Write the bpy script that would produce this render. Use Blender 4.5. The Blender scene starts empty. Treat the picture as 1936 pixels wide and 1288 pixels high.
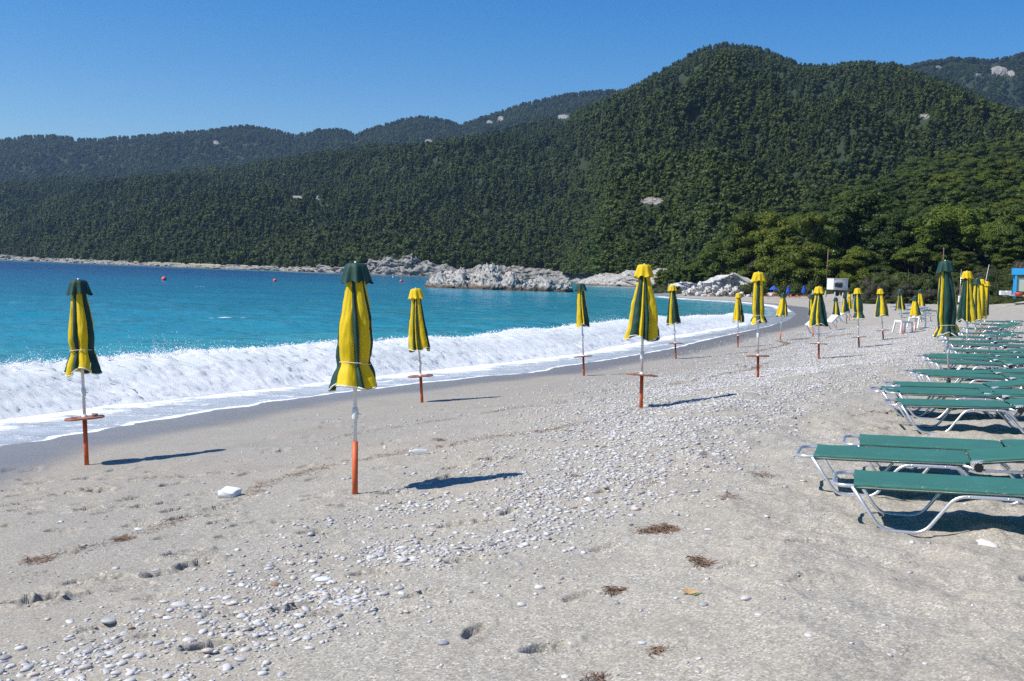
import bpy, math, random
import numpy as np
from mathutils import Vector, Matrix, Euler
SC = bpy.context.scene
COL = SC.collection
rng = np.random.default_rng(7)
random.seed(7)
PI = math.pi
# ------------------------------------------------------------------ camera
EYE = 2.75                       # eye above the sea surface (z = 0)
FPX, W0, H0 = 2150.0, 1936, 1288
ROLL, PITCH = math.radians(2.0), math.radians(3.275)
fw = np.array([0, math.cos(PITCH), -math.sin(PITCH)])
R0 = np.array([1.0, 0, 0]); U0 = np.cross(R0, fw)
RT = R0*math.cos(ROLL) + U0*math.sin(ROLL)
UP = U0*math.cos(ROLL) - R0*math.sin(ROLL)
cam = bpy.data.cameras.new('camera'); camo = bpy.data.objects.new('camera', cam); COL.objects.link(camo)
m3 = Matrix((RT, UP, -fw)).transposed()
camo.matrix_world = Matrix.Translation((0, 0, EYE)) @ m3.to_4x4()
cam.sensor_width = 36; cam.lens = 36*FPX/W0; cam.clip_start = 0.1; cam.clip_end = 20000
SC.camera = camo
# ------------------------------------------------------------------ light
SUN_EL = math.radians(51.0)
SDIR = np.array([-0.96, -0.29]); SDIR = SDIR/np.linalg.norm(SDIR)
to_sun = Vector((SDIR[0]*math.cos(SUN_EL), SDIR[1]*math.cos(SUN_EL), math.sin(SUN_EL)))
world = bpy.data.worlds.new('World'); SC.world = world; world.use_nodes = True
wn = world.node_tree.nodes; wl = world.node_tree.links
bg = wn['Background']; sky = wn.new('ShaderNodeTexSky'); sky.sky_type = 'NISHITA'
sky.sun_disc = False; sky.sun_elevation = SUN_EL
sky.sun_rotation = math.atan2(to_sun.x, to_sun.y)
sky.air_density = 1.0; sky.dust_density = 0.15; sky.ozone_density = 3.0; sky.altitude = 0
hs = wn.new('ShaderNodeHueSaturation'); hs.inputs['Hue'].default_value = 0.509; hs.inputs['Saturation'].default_value = 1.5; hs.inputs['Value'].default_value = 1.0
wl.new(sky.outputs[0], hs.inputs['Color']); wl.new(hs.outputs[0], bg.inputs[0]); bg.inputs[1].default_value = 0.100
sl = bpy.data.lights.new('sun', 'SUN'); sl.energy = 4.8; sl.angle = math.radians(0.5); sl.color = (1, 0.955, 0.88)
so = bpy.data.objects.new('sun', sl); COL.objects.link(so)
so.rotation_euler = (-to_sun).to_track_quat('-Z', 'Y').to_euler()
SC.view_settings.view_transform = 'Standard'; SC.view_settings.look = 'None'
SC.view_settings.gamma = 1; SC.view_settings.use_curve_mapping = False
SC.view_settings.exposure = 0.36
SC.render.engine = 'CYCLES'
SC.cycles.max_bounces = 6; SC.cycles.transparent_max_bounces = 8
SC.cycles.volume_bounces = 0; SC.cycles.caustics_reflective = False; SC.cycles.caustics_refractive = False
SC.cycles.use_denoising = False

# ------------------------------------------------------------------ helpers
def ray(px, py):
    return fw*FPX + RT*(px-968) + UP*(644-py)
def at(px, py, D):
    d = ray(px, py); return d/FPX*D + np.array([0, 0, EYE])      # D = depth along the view axis
def at_z(px, py, z):
    d = ray(px, py); return d*((z-EYE)/d[2]) + np.array([0, 0, EYE])
def tag(o, label=None, cat=None, group=None, kind=None):
    if label: o['label'] = label
    if cat: o['category'] = cat
    if group: o['group'] = group
    if kind: o['kind'] = kind
    return o
def empty(name, loc, rz=0.0):
    o = bpy.data.objects.new(name, None); COL.objects.link(o); o.location = loc; o.rotation_euler = (0, 0, rz)
    o.empty_display_size = 0.2
    return o
def link(name, me, parent=None, loc=None, mat=None):
    o = bpy.data.objects.new(name, me); COL.objects.link(o)
    if parent is not None: o.parent = parent
    if loc is not None: o.location = loc
    if mat is not None and len(me.materials) == 0: me.materials.append(mat)
    return o
def copy_tree(o, parent=None):
    c = o.copy(); COL.objects.link(c)
    if parent is not None: c.parent = parent
    for ch in list(o.children): copy_tree(ch, c)
    return c
def grid_mesh(name, P, smooth=True, attrs=None, keep=None, wrap=False):
    """P: (nr, nc, 3) array -> mesh of quads"""
    nr, nc = P.shape[:2]
    idx = np.arange(nr*nc).reshape(nr, nc)
    if wrap: idx = np.concatenate([idx, idx[:, :1]], 1)
    q = np.stack([idx[:-1, :-1], idx[:-1, 1:], idx[1:, 1:], idx[1:, :-1]], -1).reshape(-1, 4)
    if keep is not None: q = q[keep.reshape(-1)]
    used = np.unique(q); rm = np.full(nr*nc, -1); rm[used] = np.arange(len(used))
    return raw_mesh(name, P.reshape(-1, 3)[used], rm[q], smooth,
                    None if attrs is None else {k: v.reshape(-1)[used] for k, v in attrs.items()})
def raw_mesh(name, V, F, smooth=False, attrs=None):
    V = np.asarray(V, dtype=np.float32); F = np.asarray(F, dtype=np.int32)
    me = bpy.data.meshes.new(name); k = F.shape[1]
    me.vertices.add(len(V)); me.vertices.foreach_set('co', V.ravel())
    me.loops.add(F.size); me.loops.foreach_set('vertex_index', F.ravel())
    me.polygons.add(len(F)); me.polygons.foreach_set('loop_start', np.arange(0, F.size, k, dtype=np.int32))
    me.update(calc_edges=True)
    if smooth: me.polygons.foreach_set('use_smooth', np.ones(len(F), dtype=bool))
    if attrs:
        for n, a in attrs.items():
            at_ = me.attributes.new(n, 'FLOAT', 'POINT'); at_.data.foreach_set('value', a.astype(np.float32))
    me.update()
    return me
class MB:
    """collects polygons of any size into one mesh"""
    def __init__(s): s.v = []; s.f = []; s.sm = []
    def add(s, v, f, sm=False):
        b = len(s.v); s.v += [tuple(map(float, p)) for p in v]; s.f += [tuple(i+b for i in q) for q in f]; s.sm += [sm]*len(f)
    def box(s, c, d, rz=0, b=0.0, rot=None):
        x, y, z = d[0]/2, d[1]/2, d[2]/2
        if b <= 0:
            v = [(i*x, j*y, k*z) for k in (-1, 1) for j in (-1, 1) for i in (-1, 1)]
            f = [(0, 2, 3, 1), (4, 5, 7, 6), (0, 1, 5, 4), (2, 6, 7, 3), (0, 4, 6, 2), (1, 3, 7, 5)]
        else:
            v = []
            for (zz, o) in ((-z, b), (-z+b, 0), (z-b, 0), (z, b)):
                v += [(-x+o, -y+b+0*o, zz), (-x+b, -y+o, zz), (x-b, -y+o, zz), (x-o, -y+b, zz), (x-o, y-b, zz), (x-b, y-o, zz), (-x+b, y-o, zz), (-x+o, y-b, zz)]
            f = [tuple(range(7, -1, -1)), tuple(range(24, 32))]
            for r in range(3):
                for i in range(8): f.append((r*8+i, r*8+(i+1) % 8, r*8+8+(i+1) % 8, r*8+8+i))
        R = Matrix.Rotation(rz, 3, 'Z') if rot is None else rot
        s.add([tuple(R @ Vector(p) + Vector(c)) for p in v], f)
    def tube(s, pts, r, n=8, r2=None, caps=True, flat=1.0):
        pts = [Vector(p) for p in pts]; N = len(pts)
        rad = [r + ((r2 if r2 is not None else r)-r)*i/(N-1) for i in range(N)]
        vs = []; prev = None
        for i, p in enumerate(pts):
            t = (pts[min(i+1, N-1)] - pts[max(i-1, 0)]).normalized()
            if prev is None:
                a = Vector((0, 0, 1)) if abs(t.z) < 0.9 else Vector((0, 1, 0)); u = t.cross(a).normalized()
            else:
                u = (prev - t*prev.dot(t)).normalized()
            prev = u; w = t.cross(u)
            for k in range(n):
                a = 2*PI*k/n; vs.append(p + (u*math.cos(a) + w*math.sin(a)*flat)*rad[i])
        f = [(i*n+k, i*n+(k+1) % n, (i+1)*n+(k+1) % n, (i+1)*n+k) for i in range(N-1) for k in range(n)]
        s.add(vs, f, True)
        if caps:
            b = len(s.v)-len(vs); s.f += [tuple(b+k for k in range(n-1, -1, -1)), tuple(b+(N-1)*n+k for k in range(n))]; s.sm += [False, False]
    def lathe(s, prof, n=24, c=(0, 0, 0)):
        v = [(c[0]+r*math.cos(2*PI*k/n), c[1]+r*math.sin(2*PI*k/n), c[2]+z) for r, z in prof for k in range(n)]
        f = [(i*n+k, i*n+(k+1) % n, (i+1)*n+(k+1) % n, (i+1)*n+k) for i in range(len(prof)-1) for k in range(n)]
        s.add(v, f, True)
    def mesh(s, name):
        me = bpy.data.meshes.new(name); me.from_pydata(s.v, [], s.f)
        me.polygons.foreach_set('use_smooth', np.array(s.sm, dtype=bool)); me.update(); return me
    def build(s, name, mat, parent=None, loc=None):
        return link(name, s.mesh(name), parent, loc, mat)
def round_path(pts, rad=0.06, n=5):
    """polyline with rounded corners"""
    P = [Vector(p) for p in pts]; out = [P[0]]
    for i in range(1, len(P)-1):
        a = (P[i-1]-P[i]); b = (P[i+1]-P[i]); r = min(rad, a.length*0.45, b.length*0.45)
        A = P[i]+a.normalized()*r; B = P[i]+b.normalized()*r
        for k in range(n+1):
            t = k/n; out.append(A*(1-t)**2 + P[i]*2*t*(1-t) + B*t*t)
    out.append(P[-1]); return out
# ---- vectorised gradient noise
_perm = rng.permutation(4096).astype(np.int64)
def _h(ix, iy, iz): return _perm[(ix + _perm[(iy + _perm[iz & 4095]) & 4095]) & 4095]
def vnoise(x, y, z=0.0):
    x = np.asarray(x, float); y = np.asarray(y, float); z = np.broadcast_to(np.asarray(z, float), x.shape)
    ix, iy, iz = np.floor(x).astype(np.int64), np.floor(y).astype(np.int64), np.floor(z).astype(np.int64)
    fx, fy, fz = x-ix, y-iy, z-iz
    ux, uy, uz = fx*fx*fx*(fx*(fx*6-15)+10), fy*fy*fy*(fy*(fy*6-15)+10), fz*fz*fz*(fz*(fz*6-15)+10)
    def g(dx, dy, dz):
        a = _h(ix+dx, iy+dy, iz+dz)*(2*PI/4096)*7.0; b = _h(ix+dx+31, iy+dy+17, iz+dz+5)/4096*2-1
        rr = np.sqrt(1-b*b)
        return np.cos(a)*rr*(fx-dx) + np.sin(a)*rr*(fy-dy) + b*(fz-dz)
    def l(a, b, t): return a+(b-a)*t
    return 1.5*l(l(l(g(0, 0, 0), g(1, 0, 0), ux), l(g(0, 1, 0), g(1, 1, 0), ux), uy),
             l(l(g(0, 0, 1), g(1, 0, 1), ux), l(g(0, 1, 1), g(1, 1, 1), ux), uy), uz)
def fbm(x, y, z=0.0, o=4, gain=0.5):
    s = 0; a = 1.0; fr = 1.0
    for k in range(o):
        s = s + a*vnoise(np.asarray(x)*fr+k*17.3, np.asarray(y)*fr+k*9.1, np.asarray(z)*fr+k*3.7); a *= gain; fr *= 2.03
    return s
def sstep(a, b, x):
    t = np.clip((x-a)/(b-a), 0, 1); return t*t*(3-2*t)

# ------------------------------------------------------------------ materials
def nodes(name):
    m = bpy.data.materials.new(name); m.use_nodes = True; nt = m.node_tree
    return m, nt, nt.nodes['Principled BSDF'], nt.nodes['Material Output']
def N(nt, typ, **kw):
    n = nt.nodes.new(typ)
    for k, v in kw.items():
        if k.startswith('_'): setattr(n, k[1:], v)
        else: n.inputs[k.replace('_', ' ')].default_value = v
    return n
def ramp(nt, fac, stops):
    r = nt.nodes.new('ShaderNodeValToRGB'); e = r.color_ramp.elements
    e[0].position, e[0].color = stops[0][0], (*stops[0][1], 1)
    e[1].position, e[1].color = stops[-1][0], (*stops[-1][1], 1)
    for p, c in stops[1:-1]:
        x = e.new(p); x.color = (*c, 1)
    nt.links.new(fac, r.inputs[0]); return r.outputs[0]
def mixc(nt, fac, a, b, mode='MIX'):
    n = nt.nodes.new('ShaderNodeMix'); n.data_type = 'RGBA'; n.blend_type = mode
    for s, v in ((n.inputs[0], fac), (n.inputs[6], a), (n.inputs[7], b)):
        if hasattr(v, 'is_linked'): nt.links.new(v, s)
        elif isinstance(v, (int, float)): s.default_value = v
        else: s.default_value = (*v, 1)
    return n.outputs[2]
def math_(nt, op, a, b=None, c=None, clamp=False):
    n = nt.nodes.new('ShaderNodeMath'); n.operation = op; n.use_clamp = clamp
    for s, v in zip(n.inputs, (a, b, c)):
        if v is None: continue
        if hasattr(v, 'is_linked'): nt.links.new(v, s)
        else: s.default_value = v
    return n.outputs[0]
def mapr(nt, v, a, b, c=0.0, d=1.0, smooth=False):
    n = nt.nodes.new('ShaderNodeMapRange')
    if smooth: n.interpolation_type = 'SMOOTHSTEP'
    nt.links.new(v, n.inputs[0])
    for i, x in enumerate((a, b, c, d)): n.inputs[i+1].default_value = x
    return n.outputs[0]
def noise(nt, scale, detail=3, rough=0.5, co='obj', vec=None, dist=0.0):
    n = N(nt, 'ShaderNodeTexNoise', Scale=scale, Detail=detail, Roughness=rough, Distortion=dist)
    if vec is None:
        if co == 'pos': vec = nt.nodes.new('ShaderNodeNewGeometry').outputs['Position']
        else: vec = nt.nodes.new('ShaderNodeTexCoord').outputs['Object']
    nt.links.new(vec, n.inputs['Vector']); return n.outputs[0]
def attr(nt, name):
    a = nt.nodes.new('ShaderNodeAttribute'); a.attribute_name = name; return a.outputs['Fac']
def bump(nt, bsdf, h, strength=0.5, dist=0.01, prev=None):
    b = N(nt, 'ShaderNodeBump', Strength=strength, Distance=dist); nt.links.new(h, b.inputs['Height'])
    if prev: nt.links.new(prev, b.inputs['Normal'])
    nt.links.new(b.outputs[0], bsdf.inputs['Normal']); return b.outputs[0]
def simple(name, c, rough=0.6, metal=0.0, var=0.12, scale=8.0, spec=0.5, bmp=0.0):
    m, nt, b, _ = nodes(name)
    n = noise(nt, scale, 4, 0.6)
    col = ramp(nt, n, [(0.3, tuple(x*(1-var) for x in c)), (0.7, tuple(min(1, x*(1+var)) for x in c))])
    nt.links.new(col, b.inputs['Base Color']); b.inputs['Roughness'].default_value = rough
    b.inputs['Metallic'].default_value = metal; b.inputs['Specular IOR Level'].default_value = spec
    if bmp: bump(nt, b, noise(nt, scale*12, 3), bmp, 0.002)
    return m
def make_fabric(name, c, fade=(1, 1, 1), transl=0.25):
    m, nt, b, out = nodes(name)
    big = noise(nt, 5, 4, 0.6); fine = noise(nt, 260, 2, 0.5)
    col = ramp(nt, big, [(0.3, tuple(x*0.86 for x in c)), (0.62, c), (0.8, tuple(min(1, x*1.12+0.01) for x in c))])
    col = mixc(nt, mapr(nt, fine, 0.35, 0.65, 0, 0.18), col, tuple(x*0.7 for x in c))
    nt.links.new(col, b.inputs['Base Color']); b.inputs['Roughness'].default_value = 0.62
    b.inputs['Specular IOR Level'].default_value = 0.35
    b.inputs['Sheen Weight'].default_value = 0.08
    bump(nt, b, fine, 0.25, 0.002)
    t = nt.nodes.new('ShaderNodeBsdfTranslucent'); nt.links.new(col, t.inputs[0])
    mx = nt.nodes.new('ShaderNodeMixShader'); mx.inputs[0].default_value = transl
    nt.links.new(b.outputs[0], mx.inputs[1]); nt.links.new(t.outputs[0], mx.inputs[2]); nt.links.new(mx.outputs[0], out.inputs[0])
    return m
M = {}
M['yellow'] = make_fabric('yellow_canvas', (0.86, 0.62, 0.006))
M['green'] = make_fabric('green_canvas', (0.008, 0.055, 0.042), transl=0.12)
M['hem'] = simple('cream_piping', (0.72, 0.70, 0.60), 0.7)
M['white_pole'] = simple('white_painted_steel', (0.72, 0.73, 0.72), 0.35, var=0.06)
M['red_tube'] = simple('rusty_orange_tube', (0.56, 0.105, 0.022), 0.55, var=0.22, scale=14)
M['red_dark'] = simple('faded_red_tube', (0.30, 0.070, 0.032), 0.6, var=0.25, scale=14)
M['tray'] = simple('weathered_brown_board', (0.30, 0.125, 0.070), 0.65, var=0.25, scale=20, bmp=0.2)
M['cord'] = simple('cream_cord', (0.62, 0.58, 0.45), 0.8)
M['lounge'] = make_fabric('green_mesh_cloth', (0.034, 0.170, 0.130), transl=0.10)
ntl = M['lounge'].node_tree; bl_ = ntl.nodes['Principled BSDF']; src_ = bl_.inputs['Base Color'].links[0].from_socket
d1 = noise(ntl, 38, 4, 0.75, 'pos'); d2 = noise(ntl, 2.2, 3, 0.6, 'pos')
df = math_(ntl, 'MULTIPLY', mapr(ntl, d1, 0.60, 0.68), mapr(ntl, d2, 0.45, 0.62, 0.0, 0.75)); ntl.links.new(mixc(ntl, df, src_, (0.42, 0.38, 0.29)), bl_.inputs['Base Color'])
M['blue_cloth'] = make_fabric('blue_cloth', (0.04, 0.11, 0.45))
M['alu'] = simple('brushed_aluminium', (0.72, 0.73, 0.75), 0.32, metal=0.75, var=0.06, scale=30)
M['black'] = simple('black_plastic', (0.015, 0.015, 0.018), 0.5)
M['white_plastic'] = simple('white_plastic', (0.78, 0.78, 0.77), 0.4, var=0.04)
M['bark'] = simple('pine_bark', (0.10, 0.065, 0.045), 0.9, var=0.4, scale=3, bmp=0.6)
def foliage_mat(name, c, c2, amount=0.55, stands=0.0):
    m, nt, b, out = nodes(name)
    oi = nt.nodes.new('ShaderNodeObjectInfo'); n = noise(nt, 0.8, 3, 0.6, 'pos'); nf = noise(nt, 5.0, 2, 0.6, 'pos')
    v = math_(nt, 'ADD', math_(nt, 'MULTIPLY', oi.outputs['Random'], amount), math_(nt, 'MULTIPLY', n, 0.45))
    v = math_(nt, 'ADD', v, math_(nt, 'MULTIPLY', nf, 0.25))
    if stands: v = math_(nt, 'ADD', v, math_(nt, 'MULTIPLY', math_(nt, 'SUBTRACT', noise(nt, 0.009, 4, 0.6, 'pos'), 0.5), stands))
    col = ramp(nt, v, [(0.25, c), (0.95, c2)])
    nt.links.new(col, b.inputs['Base Color']); b.inputs['Roughness'].default_value = 0.6
    b.inputs['Specular IOR Level'].default_value = 0.25
    t = nt.nodes.new('ShaderNodeBsdfTranslucent'); nt.links.new(col, t.inputs[0])
    mx = nt.nodes.new('ShaderNodeMixShader'); mx.inputs[0].default_value = 0.22
    nt.links.new(b.outputs[0], mx.inputs[1]); nt.links.new(t.outputs[0], mx.inputs[2]); nt.links.new(mx.outputs[0], out.inputs[0])
    return m
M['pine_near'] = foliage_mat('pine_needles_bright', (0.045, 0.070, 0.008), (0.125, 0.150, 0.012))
M['pine_bright'] = foliage_mat('pine_needles_light_green', (0.050, 0.086, 0.010), (0.120, 0.165, 0.015))  # lighter green needles for the umbrella pines
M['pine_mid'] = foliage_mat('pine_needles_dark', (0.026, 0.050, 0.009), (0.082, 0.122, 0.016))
M['pine_far'] = foliage_mat('far_pine_needles', (0.014, 0.031, 0.005), (0.072, 0.100, 0.013), 0.62, 0.9)
M['bush'] = foliage_mat('scrub_leaves', (0.034, 0.055, 0.014), (0.085, 0.105, 0.022))
M['bush_grey'] = foliage_mat('dry_scrub', (0.050, 0.050, 0.030), (0.110, 0.095, 0.065))
def rock_mat(name, white=(0.52, 0.50, 0.465), brown=(0.16, 0.10, 0.055), sc=0.5, base_h=1.0, stain=0.55):
    m, nt, b, _ = nodes(name)
    geo = nt.nodes.new('ShaderNodeNewGeometry'); pos = geo.outputs['Position']
    sep = nt.nodes.new('ShaderNodeSeparateXYZ'); nt.links.new(pos, sep.inputs[0])
    a = noise(nt, sc, 6, 0.65, vec=pos); c = noise(nt, sc*3.7, 5, 0.7, vec=pos); d = noise(nt, sc*0.35, 3, 0.5, vec=pos)
    grey = tuple(x*0.28 for x in white)
    col = ramp(nt, c, [(0.34, grey), (0.48, tuple(x*0.72 for x in white)), (0.66, white)])
    col = mixc(nt, math_(nt, 'MULTIPLY', mapr(nt, d, stain, stain+0.12), 0.55), col, mixc(nt, 0.35, tuple(x*0.8 for x in white), (0.30, 0.20, 0.12)))
    crevice_shade = noise(nt, sc*1.7, 6, 0.75, vec=pos, dist=1.5); col = mixc(nt, mapr(nt, crevice_shade, 0.40, 0.47, 0.80, 0.0), col, (0.045, 0.042, 0.040))  # near-black gaps paint shadowed crevices into the rock colour
    hz = math_(nt, 'ADD', sep.outputs[2], math_(nt, 'MULTIPLY', a, base_h*1.6))
    low = mapr(nt, hz, base_h*1.1, base_h*1.9, 1, 0)
    col = mixc(nt, low, col, ramp(nt, c, [(0.35, tuple(x*0.35 for x in brown)), (0.65, brown)]))
    nt.links.new(col, b.inputs['Base Color']); b.inputs['Roughness'].default_value = 0.85
    bump(nt, b, c, 0.8, 0.25/sc*0.3)
    return m
M['rock'] = rock_mat('pale_limestone', sc=0.45, base_h=0.95, brown=(0.12, 0.075, 0.04))
M['rock_far'] = rock_mat('far_limestone', white=(0.36, 0.345, 0.32), sc=0.20, base_h=0.7, stain=0.5)
M['boulder'] = rock_mat('white_boulder_stone', white=(0.74, 0.72, 0.68), sc=1.0, base_h=0.02, stain=0.60)

# ------------------------------------------------------------------ coast and beach profile
shore_px = [(0, 844), (52, 838), (103, 832), (116, 826), (181, 817), (201, 812), (258, 803), (263, 800), (331, 791), (413, 775), (486, 767),
            (500, 761), (552, 756), (603, 749), (645, 743), (740, 732), (810, 723), (862, 719), (913, 712), (1000, 706), (1046, 699), (1052, 695),
            (1103, 688), (1181, 676), (1258, 662), (1297, 654), (1325, 646), (1387, 632), (1453, 618), (1490, 606), (1508, 594), (1484, 581),
            (1440, 574.5), (1400, 571), (1360, 568.5), (1300, 565), (1262, 562), (1240, 558.5), (1262, 555)]
P0 = [at_z(x, y, 0.13)[:2] for x, y in shore_px]
coast2 = [(1300, 549.5), (1262, 546), (1200, 544), (1140, 542), (1128, 536), (1060, 532), (1000, 530), (920, 528), (860, 525.2), (800, 522), (700, 519.5), (600, 515.8), (500, 511.8), (400, 507.8), (250, 501.8), (100, 495.8), (0, 492)]
def cpt(x, y):
    yh = 487+0.035*x; D = FPX*EYE/(y-yh); return at(x, yh, D)[:2]
P1 = [cpt(x, y) for x, y in coast2]
coast = [(-9.5, -60), (-8.6, -20), (-7.9, 5)] + [tuple(p) for p in P0] + [tuple(p) for p in P1] + [(-1100, 1300), (-4000, 1700)]
coast = np.array(coast)
land = np.vstack([coast, [(-4000, 9000), (9000, 9000), (9000, -60)]])
def sdf(x, y):
    x = np.asarray(x, float); y = np.asarray(y, float)
    d2 = np.full(x.shape, 1e18)
    for a, b in zip(coast[:-1], coast[1:]):
        e = b-a; t = np.clip(((x-a[0])*e[0]+(y-a[1])*e[1])/(e@e), 0, 1)
        d2 = np.minimum(d2, (x-a[0]-t*e[0])**2+(y-a[1]-t*e[1])**2)
    ins = np.zeros(x.shape, bool); n = len(land)
    for i in range(n):
        a, b = land[i], land[(i+1) % n]
        if a[1] == b[1]: continue
        c = ((a[1] > y) != (b[1] > y)); c &= x < (b[0]-a[0])*(y-a[1])/(b[1]-a[1])+a[0]
        ins ^= c
    return np.where(ins, 1, -1)*np.sqrt(d2)
SA = [-60, -8, -3, 0, 2.6, 5.8, 8.3, 9.3, 11, 20, 26, 30, 40, 60, 120]
ZA = [-4, -0.9, -0.16, 0.13, 0.32, 0.63, 0.92, 1.10, 1.16, 1.38, 2.2, 2.7, 3.4, 5.0, 11]
ZB = [-4, -0.9, -0.16, 0.10, 0.15, 0.20, 0.25, 0.27, 0.30, 0.50, 0.9, 1.4, 2.6, 5.0, 11]
def beach_base(x, y, s=None):
    if s is None: s = sdf(x, y)
    w = sstep(118, 150, np.asarray(y, float))
    return np.interp(s, SA, ZA)*(1-w) + np.interp(s, SA, ZB)*w
def gp(px, py, dz=0.0):
    """point of the beach seen at a pixel"""
    D = np.exp(np.linspace(math.log(3), math.log(260), 1600)); d = ray(px, py)/FPX
    X, Y, Z = d[0]*D, d[1]*D, d[2]*D+EYE
    h = beach_base(X, Y)+dz; below = np.nonzero(Z < h)[0]
    i = below[0] if len(below) else len(D)-1
    return np.array([X[i], Y[i], h[i]-dz]), D[i]
# footprints: pixel, length, heading, depth
FP = []
for px, py, dep in [(345, 1052, .055), (62, 1140, .06), (105, 1130, .05), (205, 1096, .055), (160, 1100, .035), (172, 965, .05), (180, 925, .03), (75, 915, .025),
                    (440, 1018, .025), (575, 990, .03), (600, 1015, .03), (655, 962, .025), (740, 937, .03), (370, 1068, .04), (45, 965, .025), (300, 905, .03), (250, 945, .02),
                    (930, 868, .03), (860, 888, .03), (600, 950, .02), (845, 905, .022), (700, 1085, .04), (310, 1085, .02), (25, 890, .02), (120, 1005, .018), (920, 988, .03), (860, 995, .03),
                    (400, 1230, .04), (880, 1060, .02), (1030, 1225, .02), (560, 1150, .03)]:
    p, _ = gp(px, py); FP.append((p[0], p[1], random.uniform(0.15, 0.7), dep*1.7))
for k in range(34):
    p, _ = gp(random.uniform(-20, 480), random.uniform(885, 1010)); FP.append((p[0], p[1], random.uniform(0, 0.8), random.uniform(0.025, 0.05)))
for k in range(190):
    Y = random.uniform(6, 30); X = random.uniform(-0.36, 0.5)*Y; s_ = float(sdf(np.array([X]), np.array([Y]))[0])
    if s_ > 3.2: FP.append((X, Y, random.uniform(-0.6, 1.4), random.uniform(0.012, 0.03)))
def beach_detail(x, y, s):
    z = 0.030*fbm(x*0.35, y*0.35, 1.0, 3)*sstep(1, 8, s)
    dry = sstep(7.5, 10.5, s)
    z = z + dry*(0.050*fbm(x*2.0, y*2.0, 5.0, 2)+0.012*fbm(x*7, y*7, 2.0, 2)) + sstep(3.5, 6, s)*0.008*fbm(x*5.5, y*5.5, 9.0, 3)
    z = z + sstep(4, 6.5, s)*0.004*fbm(x*18, y*18, 2.0, 2)
    z = z + 0.02*np.exp(-((s-5.9)/0.35)**2)*(1+fbm(x*1.3, y*1.3, 4, 2)) + 0.012*np.exp(-((s-3.5)/0.2)**2)
    for fx, fy, a, dep in FP:
        m = (np.abs(x-fx) < 0.45) & (np.abs(y-fy) < 0.45)
        if not m.any(): continue
        dx, dy = x[m]-fx, y[m]-fy; u = dx*math.cos(a)+dy*math.sin(a); v = -dx*math.sin(a)+dy*math.cos(a)
        rr = np.sqrt((u/0.145)**2+(v/0.060)**2)*(1+0.22*vnoise(dx*14+fx, dy*14+fy))
        z[m] += -1.5*dep*(1-sstep(0.78, 1.05, rr)) + dep*0.35*np.exp(-((rr-1.35)/0.3)**2)
    return z

# ---- beach sheet
def fan(az, D):
    A, DD = np.meshgrid(az, D); return np.sin(A)*DD, np.cos(A)*DD
az_in = np.linspace(-0.455, 0.455, 640)
az = np.concatenate([np.linspace(-1.25, -0.46, 26), az_in, np.linspace(0.46, 1.25, 26)])
D = np.concatenate([np.linspace(0.4, 4.2, 24), np.exp(np.linspace(math.log(4.25), math.log(14), 380)), np.exp(np.linspace(math.log(14.1), math.log(262), 290))])
X, Y = fan(az, D); S = sdf(X, Y)
Z = beach_base(X, Y, S) + beach_detail(X, Y, S)
keep = (S[:-1, :-1] > -9)
wet = 1-sstep(0.9, 2.3, S + 0.35*fbm(X*0.25, Y*0.25, 3.3, 2) - 0.012*np.clip(Y-18, 0, 80))
wet = np.maximum(wet, 0.26*(1-sstep(4.2, 7.5, S+0.5*fbm(X*0.3, Y*0.3, 2, 3)))*(1-sstep(50, 90, Y)))
stones = np.clip(np.exp(-((S-np.interp(Y, [4.3, 5.7, 7, 9, 11, 14, 24, 41, 60], [4.9, 5.7, 6.6, 7.6, 8.4, 9.0, 8.3, 7.6, 7.5])-0.4*fbm(X*0.4, Y*0.4, 7, 2))/np.interp(Y, [4, 7, 9, 14, 24, 41], [0.8, 0.95, 1.2, 1.6, 2.6, 4.2]))**2)*0.95 + 0.55*np.exp(-((S-4.6)/0.9)**2)*sstep(9, 16, Y)
                 + sstep(20, 40, Y)*np.exp(-((S-8)/5)**2)*0.8, 0, 1)
dryv = sstep(8.0, 11, S)
Zb = Z
M_beach, nt, b, _ = nodes('beach_sand')
pos = nt.nodes.new('ShaderNodeNewGeometry').outputs['Position']
g1 = noise(nt, 260, 2, 0.6, vec=pos); g2 = noise(nt, 75, 3, 0.7, vec=pos); g3 = noise(nt, 3.0, 5, 0.6, vec=pos); g4 = noise(nt, 0.5, 3, 0.5, vec=pos)
vor = N(nt, 'ShaderNodeTexVoronoi', Scale=95.0); nt.links.new(pos, vor.inputs['Vector'])
sepc = nt.nodes.new('ShaderNodeSeparateColor'); nt.links.new(vor.outputs['Color'], sepc.inputs[0])
grain = ramp(nt, sepc.outputs[0], [(0.0, (0.09, 0.085, 0.08)), (0.14, (0.20, 0.185, 0.16)), (0.5, (0.37, 0.335, 0.27)), (0.82, (0.46, 0.43, 0.36)), (1.0, (0.80, 0.78, 0.72))])
base = mixc(nt, mapr(nt, g2, 0.3, 0.7), (0.265, 0.245, 0.203), (0.475, 0.443, 0.378))
base = mixc(nt, 0.60, base, grain)
base = mixc(nt, mapr(nt, g3, 0.35, 0.7, 0, 0.35), base, (0.30, 0.285, 0.245))
base = mixc(nt, mapr(nt, g4, 0.4, 0.65, 0, 0.22), base, (0.43, 0.36, 0.26))
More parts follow.
